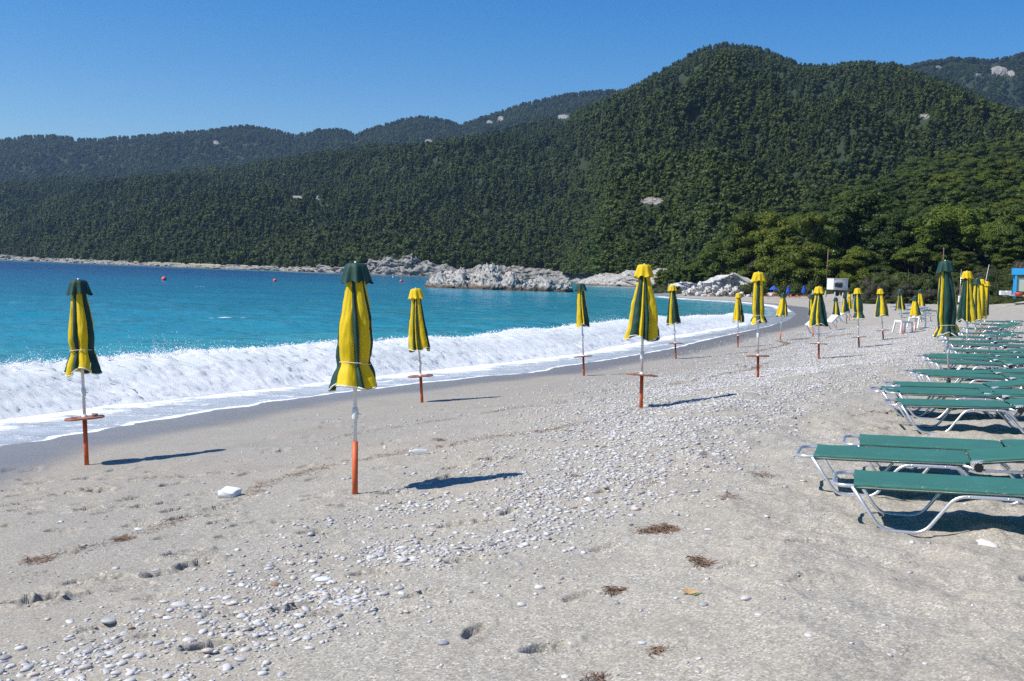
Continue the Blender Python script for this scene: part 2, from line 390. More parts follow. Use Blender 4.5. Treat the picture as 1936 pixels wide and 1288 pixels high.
# small light pebbles the geometry leaves out (far part of the stone band)
v2 = N(nt, 'ShaderNodeTexVoronoi', Scale=26.0); nt.links.new(pos, v2.inputs['Vector'])
s2 = nt.nodes.new('ShaderNodeSeparateColor'); nt.links.new(v2.outputs['Color'], s2.inputs[0])
st = attr(nt, 'stones')
patch = math_(nt, 'MULTIPLY', st, mapr(nt, noise(nt, 1.6, 4, 0.6, vec=pos), 0.35, 0.62, 0.12, 1.0))
isst = math_(nt, 'MULTIPLY', math_(nt, 'GREATER_THAN', patch, math_(nt, 'MULTIPLY', s2.outputs[0], 1.15)), mapr(nt, v2.outputs['Distance'], 0.016, 0.020, 1, 0))
stc = ramp(nt, s2.outputs[1], [(0, (0.28, 0.28, 0.30)), (0.3, (0.45, 0.44, 0.43)), (1, (0.72, 0.70, 0.67))])
wt = attr(nt, 'wet')
stain_ = math_(nt, 'MULTIPLY', mapr(nt, noise(nt, 0.9, 6, 0.7, vec=pos, dist=0.8), 0.50, 0.66), 0.22); base = mixc(nt, stain_, base, (0.20, 0.18, 0.15))
base = mixc(nt, math_(nt, 'MULTIPLY', isst, 0.9), base, stc)
base = mixc(nt, math_(nt, 'MULTIPLY', wt, 0.70), base, (0.125, 0.118, 0.115))
nt.links.new(base, b.inputs['Base Color'])
nt.links.new(mapr(nt, wt, 0, 1, 0.92, 0.33), b.inputs['Roughness'])
b.inputs['Specular IOR Level'].default_value = 0.3
hh = math_(nt, 'ADD', math_(nt, 'MULTIPLY', g1, 0.25), math_(nt, 'ADD', math_(nt, 'MULTIPLY', sepc.outputs[0], 0.35), g2))
hh = math_(nt, 'MULTIPLY', hh, mapr(nt, wt, 0, 1, 1, 0.12))
bump(nt, b, hh, 0.75, 0.006)
me = grid_mesh('beach', np.stack([X, Y, Z], -1), attrs={'wet': wet, 'stones': stones}, keep=keep)
beach = link('beach', me, mat=M_beach); tag(beach, 'grey sand beach with bands of white pebbles and wet edge', kind='structure')
_logD = np.log(D); _az = az.copy(); _nD = len(D)
def beach_z(x, y):
    """height of the built sheet"""
    r = np.hypot(x, y); a = np.arctan2(x, y)
    i = np.interp(np.log(r), _logD, np.arange(_nD)); j = np.interp(a, _az, np.arange(len(_az)))
    i0 = np.clip(i.astype(int), 0, _nD-2); j0 = np.clip(j.astype(int), 0, len(_az)-2); u = i-i0; v = j-j0
    return (Zb[i0, j0]*(1-u)*(1-v)+Zb[i0+1, j0]*u*(1-v)+Zb[i0, j0+1]*(1-u)*v+Zb[i0+1, j0+1]*u*v)
def ground(px, py):
    p, d = gp(px, py); p[2] = float(beach_z(np.array([p[0]]), np.array([p[1]]))[0]); return p, d

# ------------------------------------------------------------------ sea
az = np.concatenate([np.linspace(-1.3, -0.47, 40), np.linspace(-0.465, 0.40, 560), np.linspace(0.41, 1.0, 12)])
Ds = np.concatenate([np.linspace(6, 13.8, 30), np.exp(np.linspace(math.log(14), math.log(70), 360)), np.exp(np.linspace(math.log(70.5), math.log(700), 170)), np.exp(np.linspace(math.log(720), math.log(14000), 30))])
X, Y = fan(az, Ds); S = sdf(X, Y)
swr = sstep(-3.5, 0.2, S)
lam = np.clip(1-Y/900, 0, 1)
chop = (0.085*fbm(X*0.22+3, Y*0.5, 0.3, 3) + 0.03*fbm(X*1.1, Y*1.9, 2.2, 3))*sstep(-1, -9, S)
swell = 0.16*np.sin(-S*0.62+1.5*fbm(X*0.03, Y*0.03, 1, 2))*sstep(-6, -14, S)*np.exp(S/60)
Z = chop*lam + swell*sstep(150, 60, Y) + 0.125*swr + 0.012*fbm(X*1.5, Y*1.5, 8, 3)*sstep(-4, -1, S)
Z = np.where(S > 0, 0.13-0.02*S*0, Z)
keep = S[:-1, :-1] < 2.0
foam = np.clip(sstep(-5.5, -2.6, S)*0.86 - 0.36*sstep(-2.6, -0.9, S) + 0.06*fbm(X*0.4, Y*0.4, 4, 2), 0, 1)*sstep(-8, -2, S)
edge = 0.22+0.16*vnoise(X*0.9, Y*0.9, 6)
foam = np.maximum(foam, (0.93-0.25*sstep(50, 90, Y))*sstep(-edge-0.10, -edge*0.5, S))
foam = np.maximum(foam, 0.80*np.exp(-((S+1.05+0.5*vnoise(X*0.3, Y*0.3, 1))/0.10)**2)*sstep(-0.1, 0.35, vnoise(X*0.16+4, Y*0.16, 2)))
foam = np.maximum(foam, 0.40*sstep(-11, -5, S)*sstep(80, 40, Y)*0.7)
bay = sstep(95, 120, Y)*(1-sstep(215, 240, Y))
foam = foam*(1-0.35*sstep(60, 100, Y)); foam = np.maximum(foam, bay*0.45*np.exp(-((S+9)/3.0)**2)); foam = np.maximum(foam, bay*0.8*np.exp(-((S+0.5)/1.6)**2))
foam = np.where(Y > 190, foam*0.6, foam)
shal = np.exp(np.minimum(S, 0)/105)
M_sea, nt, b, out = nodes('sea_water')
pos = nt.nodes.new('ShaderNodeNewGeometry').outputs['Position']
mp = N(nt, 'ShaderNodeMapping', Scale=(0.45, 1.0, 1.0), Rotation=(0, 0, 0.35)); nt.links.new(pos, mp.inputs[0]); mv = mp.outputs[0]
sepx = nt.nodes.new('ShaderNodeSeparateXYZ'); nt.links.new(pos, sepx.inputs[0])
sh = attr(nt, 'shallow'); n1 = noise(nt, 0.09, 4, 0.6, vec=mv); n2 = noise(nt, 0.55, 4, 0.6, vec=mv)
v = math_(nt, 'ADD', sh, math_(nt, 'MULTIPLY', math_(nt, 'SUBTRACT', n1, 0.5), 0.45))
wc = ramp(nt, v, [(0.0, (0.001, 0.026, 0.110)), (0.16, (0.001, 0.045, 0.155)), (0.38, (0.003, 0.115, 0.225)), (0.6, (0.006, 0.185, 0.275)), (0.85, (0.022, 0.245, 0.300)), (1.0, (0.06, 0.31, 0.33))])
wc = mixc(nt, mapr(nt, n2, 0.35, 0.65, 0, 0.3), wc, mixc(nt, 1.0, wc, (0.55, 0.62, 0.75), 'MULTIPLY'))
b.inputs['Roughness'].default_value = 0.16; b.inputs['IOR'].default_value = 1.33
fo = attr(nt, 'foam')
f1 = noise(nt, 2.2, 6, 0.72, vec=mv, dist=0.6); f2 = noise(nt, 9.0, 4, 0.7, vec=mv, dist=0.4)
fm = math_(nt, 'ADD', math_(nt, 'MULTIPLY', f1, 0.65), math_(nt, 'MULTIPLY', f2, 0.35))
thr = mapr(nt, fo, 0, 1, 0.86, 0.28)
fac = mapr(nt, math_(nt, 'SUBTRACT', fm, thr), -0.04, 0.05, 0, 1)
fac = math_(nt, 'MULTIPLY', fac, mapr(nt, fo, 0.02, 0.12))
# the thin sheet running up the sand shows the grey sand through it
sheet = attr(nt, 'sheet')
wc = mixc(nt, sheet, wc, mixc(nt, mapr(nt, noise(nt, 1.2, 5, 0.7, vec=mv), 0.35, 0.65), (0.36, 0.355, 0.375), (0.56, 0.57, 0.60)))
# whitecaps out in the bay
cap = noise(nt, 0.16, 5, 0.62, vec=mv); capf = math_(nt, 'MULTIPLY', mapr(nt, cap, 0.69, 0.72), mapr(nt, noise(nt, 3, 3, 0.6, vec=mv), 0.45, 0.55))
fac = math_(nt, 'MAXIMUM', fac, capf)
col = mixc(nt, fac, wc, (0.80, 0.83, 0.85))
nt.links.new(col, b.inputs['Base Color']); nt.links.new(mapr(nt, fac, 0, 1, 0.14, 0.75), b.inputs['Roughness'])
b1 = noise(nt, 1.4, 5, 0.62, vec=mv); b2 = noise(nt, 0.25, 4, 0.6, vec=mv)
nb = bump(nt, b, b2, 0.8, 1.0); bump(nt, b, math_(nt, 'ADD', b1, math_(nt, 'MULTIPLY', fac, 0.15)), 0.9, 0.18, nb)
sheetv = sstep(-3.4, -1.2, S)
me = grid_mesh('sea', np.stack([X, Y, Z], -1), attrs={'foam': foam, 'shallow': shal, 'sheet': sheetv*0.85}, keep=keep)
sea = link('sea', me, mat=M_sea); tag(sea, 'turquoise sea darkening to deep blue offshore', kind='structure')

# ---- breaking wave running along the shore
pl = np.array([p for p in P0[:31]]); pl = np.vstack([[(-8.6, -4), (-7.9, 5), (-7.4, 12)], pl])
seg = np.r_[0, np.cumsum(np.linalg.norm(np.diff(pl, axis=0), axis=1))]
def along(u): return np.stack([np.interp(u, seg, pl[:, 0]), np.interp(u, seg, pl[:, 1])], -1)
uu = [10.0]; 
while uu[-1] < seg[-1]-4: uu.append(uu[-1] + max(0.045, 0.0024*np.linalg.norm(along(np.array([uu[-1]]))[0])))
uu = np.array(uu)
def smooth_along(u, w=5.0): return sum(along(np.clip(u+k*w/4, 0, seg[-1])) for k in range(-4, 5))/9
C = smooth_along(uu); T = smooth_along(uu+0.6)-smooth_along(uu-0.6); T /= np.linalg.norm(T, axis=1)[:, None]; Nn = np.stack([-T[:, 1], T[:, 0]], -1)  # seaward
nv = 64; v = np.linspace(0, 1, nv)
hw = 0.66 + 0.16*vnoise(uu*0.22, uu*0+3) + 0.07*vnoise(uu*1.1, uu*0+7)
endf = sstep(seg[-1]-6, seg[-1]-48, uu); hw = hw*(0.12+0.88*endf)
# profile: toe (v=0) at 2.7 m from the edge, crest v=.4, back v=1
off = np.interp(v, [0, 0.12, 0.30, 0.40, 0.5, 1.0], [2.3, 2.9, 4.0, 5.0, 5.7, 9.0])
pr = np.interp(v, [0, 0.06, 0.14, 0.24, 0.33, 0.40, 0.46, 0.6, 0.8, 1.0], [-0.08, 0.08, 0.34, 0.66, 0.90, 1.0, 0.93, 0.55, 0.15, -0.12])
wob = 0.55*vnoise(uu*0.12, uu*0+11) + 0.2*vnoise(uu*0.5, uu*0+5)
OFF = off[None, :] + wob[:, None]*np.interp(v, [0, .4, 1], [1.2, 0.8, 0.5])[None, :]
PX = C[:, None, :] + Nn[:, None, :]*OFF[..., None]
ZZ = pr[None, :]*hw[:, None]
foamv = 1-sstep(0.44, 0.56, v[None, :] + 0.05*fbm(PX[..., 0]*2, PX[..., 1]*2, 3, 3))
tur = foamv*sstep(0.0, 0.08, v)[None, :]
n3 = fbm(PX[..., 0]*1.7, PX[..., 1]*1.7, ZZ*1.7, 3); n4 = fbm(PX[..., 0]*5.5+9, PX[..., 1]*5.5, ZZ*5.5, 4, 0.6)
n5 = fbm(PX[..., 0]*14+2, PX[..., 1]*14, ZZ*14, 2)
bil = 0.04*np.abs(n3) + 0.03*(1-np.abs(n4))-0.03+0.028*n5
ZZ = ZZ + tur*(bil + 0.10*n4*np.exp(-((v-0.4)/0.07)**2)[None, :])
PX = PX + (Nn[:, None, :]*(-1))*(tur*(0.02*n4+0.09*n3+0.04*n5))[..., None] + T[:, None, :]*(tur*0.1*fbm(PX[..., 0]*6, PX[..., 1]*6, 5, 2))[..., None]
M_wave, nt, b, out = nodes('breaking_wave_foam')
pos = nt.nodes.new('ShaderNodeNewGeometry').outputs['Position']
fo = attr(nt, 'foam'); a1 = noise(nt, 4, 5, 0.7, vec=pos); a2 = noise(nt, 26, 4, 0.7, vec=pos)
fac = mapr(nt, math_(nt, 'ADD', fo, math_(nt, 'MULTIPLY', math_(nt, 'SUBTRACT', a1, 0.5), 1.6)), 0.35, 0.6)
wcol = ramp(nt, a1, [(0.3, (0.02, 0.17, 0.22)), (0.7, (0.06, 0.30, 0.33))])
fcol = ramp(nt, a2, [(0.30, (0.82, 0.88, 0.90)), (0.55, (0.94, 0.95, 0.95))])
nt.links.new(mixc(nt, fac, wcol, fcol), b.inputs['Base Color']); nt.links.new(mapr(nt, fac, 0, 1, 0.1, 0.7), b.inputs['Roughness'])
b.inputs['Specular IOR Level'].default_value = 0.2
b.inputs['Subsurface Weight'].default_value = 0.9; b.inputs['Subsurface Radius'].default_value = (1, 1, 1); b.inputs['Subsurface Scale'].default_value = 0.22
bump(nt, b, math_(nt, 'ADD', a1, a2), 0.45, 0.03)
t = nt.nodes.new('ShaderNodeBsdfTranslucent'); t.inputs[0].default_value = (0.95, 0.97, 0.97, 1)
mx = nt.nodes.new('ShaderNodeMixShader'); nt.links.new(math_(nt, 'MULTIPLY', fac, 0.35), mx.inputs[0])
nt.links.new(b.outputs[0], mx.inputs[1]); nt.links.new(t.outputs[0], mx.inputs[2]); nt.links.new(mx.outputs[0], out.inputs[0])
me = grid_mesh('breaking_wave', np.concatenate([PX, ZZ[..., None]], -1), attrs={'foam': np.broadcast_to(foamv, ZZ.shape).copy()})
wave = link('breaking_wave', me, mat=M_wave); tag(wave, 'white foaming wave breaking along the shore', kind='structure')
crest_xy = PX[:, 26]; crest_z = ZZ[:, 26]

# ------------------------------------------------------------------ instancing for stuff
def stuff(name, P, rot, scl, pick, protos, label, parent=None):
    me = bpy.data.meshes.new(name); me.vertices.add(len(P)); me.vertices.foreach_set('co', np.asarray(P, np.float32).ravel())
    for n, a in (('rot', rot), ('scl', scl)):
        t = me.attributes.new(n, 'FLOAT_VECTOR', 'POINT'); t.data.foreach_set('vector', np.asarray(a, np.float32).ravel())
    t = me.attributes.new('pick', 'INT', 'POINT'); t.data.foreach_set('value', np.asarray(pick, np.int32))
    col = bpy.data.collections.new(name+'_kinds')
    for i, pm in enumerate(protos):
        o = bpy.data.objects.new('%s_kind_%02d' % (name, i), pm); col.objects.link(o)
    o = link(name, me, parent); tag(o, label, kind='stuff')
    ng = bpy.data.node_groups.new(name, 'GeometryNodeTree')
    ng.interface.new_socket('Geometry', in_out='INPUT', socket_type='NodeSocketGeometry')
    ng.interface.new_socket('Geometry', in_out='OUTPUT', socket_type='NodeSocketGeometry')
    gi = ng.nodes.new('NodeGroupInput'); go = ng.nodes.new('NodeGroupOutput')
    ci = ng.nodes.new('GeometryNodeCollectionInfo'); ci.inputs['Collection'].default_value = col
    ci.inputs['Separate Children'].default_value = True; ci.inputs['Reset Children'].default_value = True
    ip = ng.nodes.new('GeometryNodeInstanceOnPoints'); ip.inputs['Pick Instance'].default_value = True
    def na(n, ty):
        x = ng.nodes.new('GeometryNodeInputNamedAttribute'); x.data_type = ty; x.inputs['Name'].default_value = n; return x.outputs[0]
    er = ng.nodes.new('FunctionNodeEulerToRotation')
    ng.links.new(na('rot', 'FLOAT_VECTOR'), er.inputs[0]); ng.links.new(er.outputs[0], ip.inputs['Rotation'])
    ng.links.new(na('scl', 'FLOAT_VECTOR'), ip.inputs['Scale']); ng.links.new(na('pick', 'INT'), ip.inputs['Instance Index'])
    ng.links.new(gi.outputs[0], ip.inputs['Points']); ng.links.new(ci.outputs[0], ip.inputs['Instance'])
    ng.links.new(ip.outputs[0], go.inputs[0])
    md = o.modifiers.new('scatter', 'NODES'); md.node_group = ng
    return o
def ico(sub=1):
    import bmesh
    bm = bmesh.new(); bmesh.ops.create_icosphere(bm, subdivisions=sub, radius=1.0)
    v = np.array([x.co[:] for x in bm.verts]); f = np.array([[q.index for q in p.verts] for p in bm.faces]); bm.free(); return v, f
IC1, IC2, IC3 = ico(1), ico(2), ico(3)

# spray thrown up by the breaker
M_spray = simple('spray_drops', (0.88, 0.90, 0.92), 0.5, var=0.03)
dp = []
bursts = []
for px, py, w in [(70, 668, 1.1), (30, 680, 0.9), (195, 672, 0.8), (225, 670, 0.9), (300, 655, 1.5), (310, 668, 1.2), (395, 662, 0.9), (520, 662, 0.8), (560, 668, 0.5), (840, 640, 0.7), (940, 632, .6), (1130, 606, 1.2), (1160, 606, 1.3), (1145, 600, 0.9), (20, 672, .7), (700, 652, .5)]:
    d = ray(px, py); azp = math.atan2(d[0], d[1]); ca = np.arctan2(crest_xy[:, 0], crest_xy[:, 1]); i = int(np.argmin(np.abs(ca-azp))); bursts.append((i, w))
for i, w in bursts:
    c = crest_xy[i]; n_ = int(260*w)
    for k in range(n_):
        h = abs(random.gauss(0, 0.15*w)); sp = 0.20+0.45*h; j = min(max(i+int(random.gauss(0, 9)), 0), len(uu)-1)
        q = crest_xy[j]
        dp.append((q[0]+random.gauss(0, sp*0.4), q[1]+random.gauss(0, sp*0.4), crest_z[j]-0.06+h, random.uniform(0.003, 0.009)*(1.5 if h < 0.12 else 0.9)))
for k in range(26000):
    j = random.randrange(len(uu)); h = abs(random.gauss(0, 0.045)); q = crest_xy[j]; r = np.hypot(*q)
    dp.append((q[0]+random.gauss(0, 0.25), q[1]+random.gauss(0, 0.25), crest_z[j]-0.07+h, random.uniform(0.004, 0.014)*(0.6+r/60)))
dp = np.array(dp); n_ = len(dp)
sv, sf = IC1; sv = sv*(1+0.25*rng.standard_normal((len(sv), 1)))
pm = raw_mesh('spray_drop', sv, sf, True); pm.materials.append(M_spray)
stuff('wave_spray', dp[:, :3], rng.uniform(0, 6, (n_, 3)), dp[:, 3:4]*rng.uniform(0.6, 1.5, (n_, 3)), np.zeros(n_), [pm], 'white drops of spray above the breaking wave')

# ------------------------------------------------------------------ trees: meshes
def crown_mesh(name, clumps, ncard, csize, mat, core=True, up=0.5, tri=False, droop=0.0):
    """clumps: (x,y,z, rx,ry,rz). leaf cards on their outsides over a lumpy dark core"""
    V = []; F = []; nV = 0
    tot = sum(c[3]*c[4] + c[4]*c[5] for c in clumps)
    for c in clumps:
        c = np.array(c, float)
        if core:
            v, f = IC1 if len(clumps) > 4 else IC2
            vv = v*c[3:]*0.80*(1+0.20*rng.standard_normal((len(v), 1))) + c[:3]
            V.append(vv); F.append(f+nV); nV += len(vv)
        n = max(4, int(ncard*(c[3]*c[4]+c[4]*c[5])/tot))
        d = rng.standard_normal((n, 3)); d /= np.linalg.norm(d, axis=1)[:, None]; d[:, 2] = np.where(d[:, 2] < -0.35, -d[:, 2], d[:, 2])
        r = rng.uniform(0.72, 1.08, (n, 1)); p = c[:3] + d*c[3:]*r
        nr = d/c[3:]; nr /= np.linalg.norm(nr, axis=1)[:, None]; nr = nr + rng.standard_normal((n, 3))*0.42 + np.array([0, 0, up]); nr /= np.linalg.norm(nr, axis=1)[:, None]
        t = np.cross(nr, rng.standard_normal((n, 3))); t /= np.linalg.norm(t, axis=1)[:, None]; w = np.cross(nr, t)
        s = csize*rng.uniform(0.6, 1.35, (n, 1)); a = rng.uniform(0.5, 1.0, (n, 1))
        q = np.stack([p-t*s, p-w*s*a*0.7, p+t*s*1.1, p+w*s*a], 1)
        q[:, 2] += nr*s*0.3
        b = nV+np.arange(n)[:, None]*4
        V.append(q.reshape(-1, 3)); F.append(np.concatenate([b+[0, 1, 2], b+[0, 2, 3]], 0)); nV += n*4
    me = raw_mesh(name, np.vstack(V), np.vstack(F), False); me.materials.append(mat); return me
def trunk_mesh(name, clumps, h, r0, lean=0.0):
    mb = MB(); top = Vector((lean*h, 0, h*0.86))
    pts = [Vector((lean*h*t*t, 0.15*math.sin(3*t), h*0.86*t-0.6*(t == 0))) for t in (0, .2, .45, .7, 1)]
    mb.tube(pts, r0, 7, r0*0.25)
    for c in clumps:
        t = min(0.92, max(0.25, (c[2]-c[5])/(h*0.95)-0.08)); s = Vector((lean*h*t*t, 0, h*0.86*t)); e = Vector(c[:3])
        if (e-s).length < 0.5: continue
        mid = s.lerp(e, 0.5)+Vector((0, 0, -0.08*(e-s).length)); mb.tube([s, mid, e], r0*0.34, 5, r0*0.08)
    me = mb.mesh(name); me.materials.append(M['bark']); return me
def pine_clumps(kind, seed):
    r = random.Random(seed); out = []
    if kind == 'umbrella':      # wide rounded crown, unit height 1
        for k in range(22):
            a = r.uniform(0, 2*PI); q = math.sqrt(r.random()); x, y = q*0.42*math.cos(a), q*0.42*math.sin(a)
            z = 0.90-0.30*q*q+r.uniform(-0.06, 0.04); s = r.uniform(0.10, 0.16)
            out.append((x, y, z, s, s, s*0.78))
        for k in range(14):
            a = r.uniform(0, 2*PI); q = r.uniform(0.5, 1); s = r.uniform(0.09, 0.14)
            out.append((q*0.44*math.cos(a), q*0.44*math.sin(a), r.uniform(0.34, 0.62), s, s, s*0.7))
    elif kind == 'layered':
        for L in range(7):
            z = 0.20+0.12*L; R = 0.34*(1-((z-0.45)/0.72)**2)
            for k in range(6 if L < 5 else 4):
                a = r.uniform(0, 2*PI); q = R*r.uniform(0.35, 1); s = r.uniform(0.09, 0.14)
                out.append((q*math.cos(a), q*math.sin(a), z+r.uniform(-.05, .05), s*1.15, s*1.15, s*0.74))
    elif kind == 'cone':
        for L in range(8):
            z = 0.18+0.105*L; R = 0.26*(1.02-z)**0.6
            for k in range(4 if L < 6 else 2):
                a = r.uniform(0, 2*PI); q = R*r.uniform(0.2, 0.9); s = r.uniform(0.08, 0.12)*(1.25-z*0.5)
                out.append((q*math.cos(a), q*math.sin(a), z+r.uniform(-.03, .03), s, s, s*0.7))
    elif kind == 'bush':
        for k in range(13):
            a = r.uniform(0, 2*PI); q = math.sqrt(r.random()); s = r.uniform(0.22, 0.36)
            out.append((q*0.62*math.cos(a), q*0.62*math.sin(a), 0.62-0.42*q*q+r.uniform(-.1, .08), s, s, s*0.8))
    return out
def scaled(cl, h): return [tuple(x*h for x in c) for c in cl]
TREE = {}
def tree_kind(key, kind, seed, h, ncard, csize, mat, r0=0.22, lean=0.0):
    cl = scaled(pine_clumps(kind, seed), h)
    TREE[key] = (crown_mesh(key+'_crown', cl, ncard, csize, mat), trunk_mesh(key+'_trunk', cl[::2] if kind != 'bush' else cl[:3], h, r0 if kind != 'bush' else 0.06, lean), h)
for i in range(3): tree_kind('umbrella%d' % i, 'umbrella', 10+i, 12, 9000, 0.20, M['pine_bright'], 0.26, 0.03*i)
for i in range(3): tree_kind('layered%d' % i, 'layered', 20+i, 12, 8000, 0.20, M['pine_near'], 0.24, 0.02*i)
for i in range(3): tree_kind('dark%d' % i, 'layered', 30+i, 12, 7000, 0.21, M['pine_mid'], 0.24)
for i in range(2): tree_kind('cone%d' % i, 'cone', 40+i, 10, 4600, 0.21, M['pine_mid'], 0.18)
for i in range(3): tree_kind('bush%d' % i, 'bush', 50+i, 3, 2600, 0.10, M['bush'])
for i in range(2): tree_kind('scrub%d' % i, 'bush', 60+i, 3, 2400, 0.09, M['bush_grey'])
far_protos = []
for i in range(4):
    cl = scaled(pine_clumps(['cone', 'layered', 'cone', 'cone'][i], 70+i)[::2], 1.0); cl = [(c[0], c[1], c[2], c[3], c[4], max(c[5], c[3]*0.8)) for c in cl]
    far_protos.append(crown_mesh('far_pine_%d' % i, [(c[0], c[1], c[2]-0.1, c[3]*1.35, c[4]*1.35, c[5]*1.5) for c in cl], 260, 0.055, M['pine_far']))

# ------------------------------------------------------------------ hills
M_hill, nt, b, _ = nodes('hill_ground')
pos = nt.nodes.new('ShaderNodeNewGeometry').outputs['Position']
hn = noise(nt, 0.12, 5, 0.65, vec=pos); hn2 = noise(nt, 0.02, 4, 0.6, vec=pos)
hc = ramp(nt, hn, [(0.3, (0.010, 0.022, 0.006)), (0.65, (0.020, 0.036, 0.010)), (0.9, (0.045, 0.050, 0.022))])
nt.links.new(hc, b.inputs['Base Color']); b.inputs['Roughness'].default_value = 0.95
bump(nt, b, hn, 1.0, 1.0)
HILLS = {}
def azel(px, py):
    d = ray(px, py); return math.atan2(d[0], d[1]), d[2]/math.hypot(d[0], d[1])
def hill(name, ridge, base, nc, nr, label, rough=0.10, power=1.0, tree_h=6.0, seed=1.0):
    """ridge: (px, py, dist); base: (px, dist, z)"""
    r = [(azel(x, y)+(d,)) for x, y, d in ridge]; ra = np.array([q[0] for q in r]); re = np.array([q[1] for q in r]); rd = np.array([q[2] for q in r])
    bs = [(azel(x, 487+0.035*x)[0], d, z) for x, d, z in base]; ba = np.array([q[0] for q in bs]); bd = np.array([q[1] for q in bs]); bz = np.array([q[2] for q in bs])
    A = np.linspace(ra[0], ra[-1], nc); RE = np.interp(A, ra, re); RD = np.interp(A, ra, rd); BD = np.interp(A, ba, bd); BZ = np.interp(A, ba, bz); RD = RD/np.cos(A); BD = BD/np.cos(A)+9
    RZ = EYE + RE*RD - tree_h*0.75
    t = np.concatenate([np.linspace(0, 1, nr), np.linspace(1.02, 1.35, 10)])[:, None]
    DD = BD + (RD-BD)*t; XX, YY = np.sin(A)*DD, np.cos(A)*DD
    g = np.where(t <= 1, np.clip(t, 0, 1)**power, 1-1.2*np.clip(t-1, 0, 1))
    nz = fbm(XX/200+seed, YY/260, seed, 4, 0.55)
    ZZ = BZ + (RZ-BZ)*g + (RZ-BZ)*rough*nz*np.sin(PI*np.clip(t, 0, 1))*1.2 + 1.5*fbm(XX/40, YY/40, seed, 3)*np.clip(t*6, 0, 1)
    lim = EYE + (RE*0.97)*DD - tree_h*0.7; ZZ = np.where((t < 1), np.minimum(ZZ, np.maximum(lim, BZ)), ZZ)
    HILLS[name+str(seed)] = dict(A=A, X=XX, Y=YY, Z=ZZ, nr=nr, D=DD)
    me = grid_mesh(name, np.stack([XX, YY, ZZ], -1)); o = link(name, me, mat=M_hill); tag(o, label, kind='structure'); return HILLS[name+str(seed)]
main = hill('wooded_hill', [(-900, 330, 2100), (-400, 350, 2000), (0, 345, 1900), (100, 340, 1850), (200, 342, 1800), (300, 335, 1750), (400, 323, 1700), (450, 321, 1650), (500, 308, 1600), (640, 288, 1600), (800, 275, 1600), (860, 266, 1600), (900, 262, 1600),
            (960, 250, 1600), (1010, 236, 1600), (1080, 216, 1580), (1150, 191, 1550), (1200, 167, 1530), (1250, 142, 1500), (1290, 119, 1500), (1330, 97, 1500), (1370, 90, 1500), (1430, 96, 1500), (1470, 111, 1500), (1510, 127, 1500),
            (1560, 130, 1480), (1620, 124, 1450), (1680, 127, 1450), (1720, 137, 1450), (1780, 157, 1450), (1830, 177, 1450), (1880, 201, 1450), (1936, 224, 1450), (2100, 250, 1400), (2600, 270, 1300)],
            [(-900, 1500, 3), (-400, 1350, 3), (0, 1200, 3.5), (100, 1115, 3.5), (250, 935, 3.5), (400, 862, 3.5), (500, 850, 3.5), (600, 790, 3.5), (700, 745, 4.5), (760, 740, 7), (800, 740, 6), (860, 745, 5), (920, 745, 5), (1000, 745, 5), (1060, 740, 5), (1120, 640, 5), (1135, 430, 4.5), (1200, 410, 4), (1262, 390, 3.5), (1330, 350, 4), (1500, 350, 8), (2600, 380, 12)],
            520, 150, 'tall pine covered hill rising behind the bay', 0.24, 0.92, 6.0, 1.0)
farl = hill('far_hill', [(-900, 290, 3300), (-300, 275, 3200), (0, 268, 3100), (40, 262, 3100), (100, 257, 3100), (150, 265, 3100), (190, 265, 3100), (250, 260, 3100), (330, 252, 3100), (400, 248, 3100), (460, 240, 3100), (500, 243, 3100), (560, 257, 3100), (600, 250, 3000), (640, 246, 3000), (660, 252, 3000), (675, 257, 3000), (700, 245, 3000), (760, 228, 3000), (800, 222, 3000),
            (840, 228, 3000), (870, 238, 3000), (900, 228, 3000), (950, 212, 3000), (1000, 195, 3000), (1060, 182, 3000), (1110, 175, 3000), (1190, 172, 3000), (1300, 168, 3000), (1500, 200, 3000)],
            [(-900, 2200, 30), (1500, 2100, 60)], 420, 60, 'blue hazed wooded ridge behind the left side', 0.12, 0.85, 7.0, 2.0)
farr = hill('far_hill', [(1500, 190, 2500), (1640, 155, 2500), (1700, 130, 2500), (1760, 118, 2500), (1800, 112, 2500), (1860, 115, 2500), (1900, 110, 2500), (1936, 102, 2500), (2100, 80, 2500), (2600, 60, 2500)],
            [(1500, 1700, 120), (2600, 1700, 120)], 130, 50, 'distant rocky topped ridge at the far right', 0.15, 0.85, 7.0, 3.0)
near = hill('wooded_slope', [(1250, 500, 330), (1330, 470, 360), (1400, 428, 400), (1500, 385, 430), (1600, 348, 470), (1680, 325, 500), (1720, 306, 520), (1780, 290, 540), (1850, 273, 560), (1936, 262, 580), (2100, 250, 600), (2700, 245, 600)],
            [(1250, 300, 1.0), (1330, 262, 1.5), (1400, 235, 2), (1500, 225, 2.5), (1600, 215, 3), (1700, 205, 4), (1800, 190, 5), (1936, 180, 6), (2700, 160, 8)], 200, 60, 'pine wooded slope rising behind the beach', 0.08, 1.0, 11.0, 4.0)
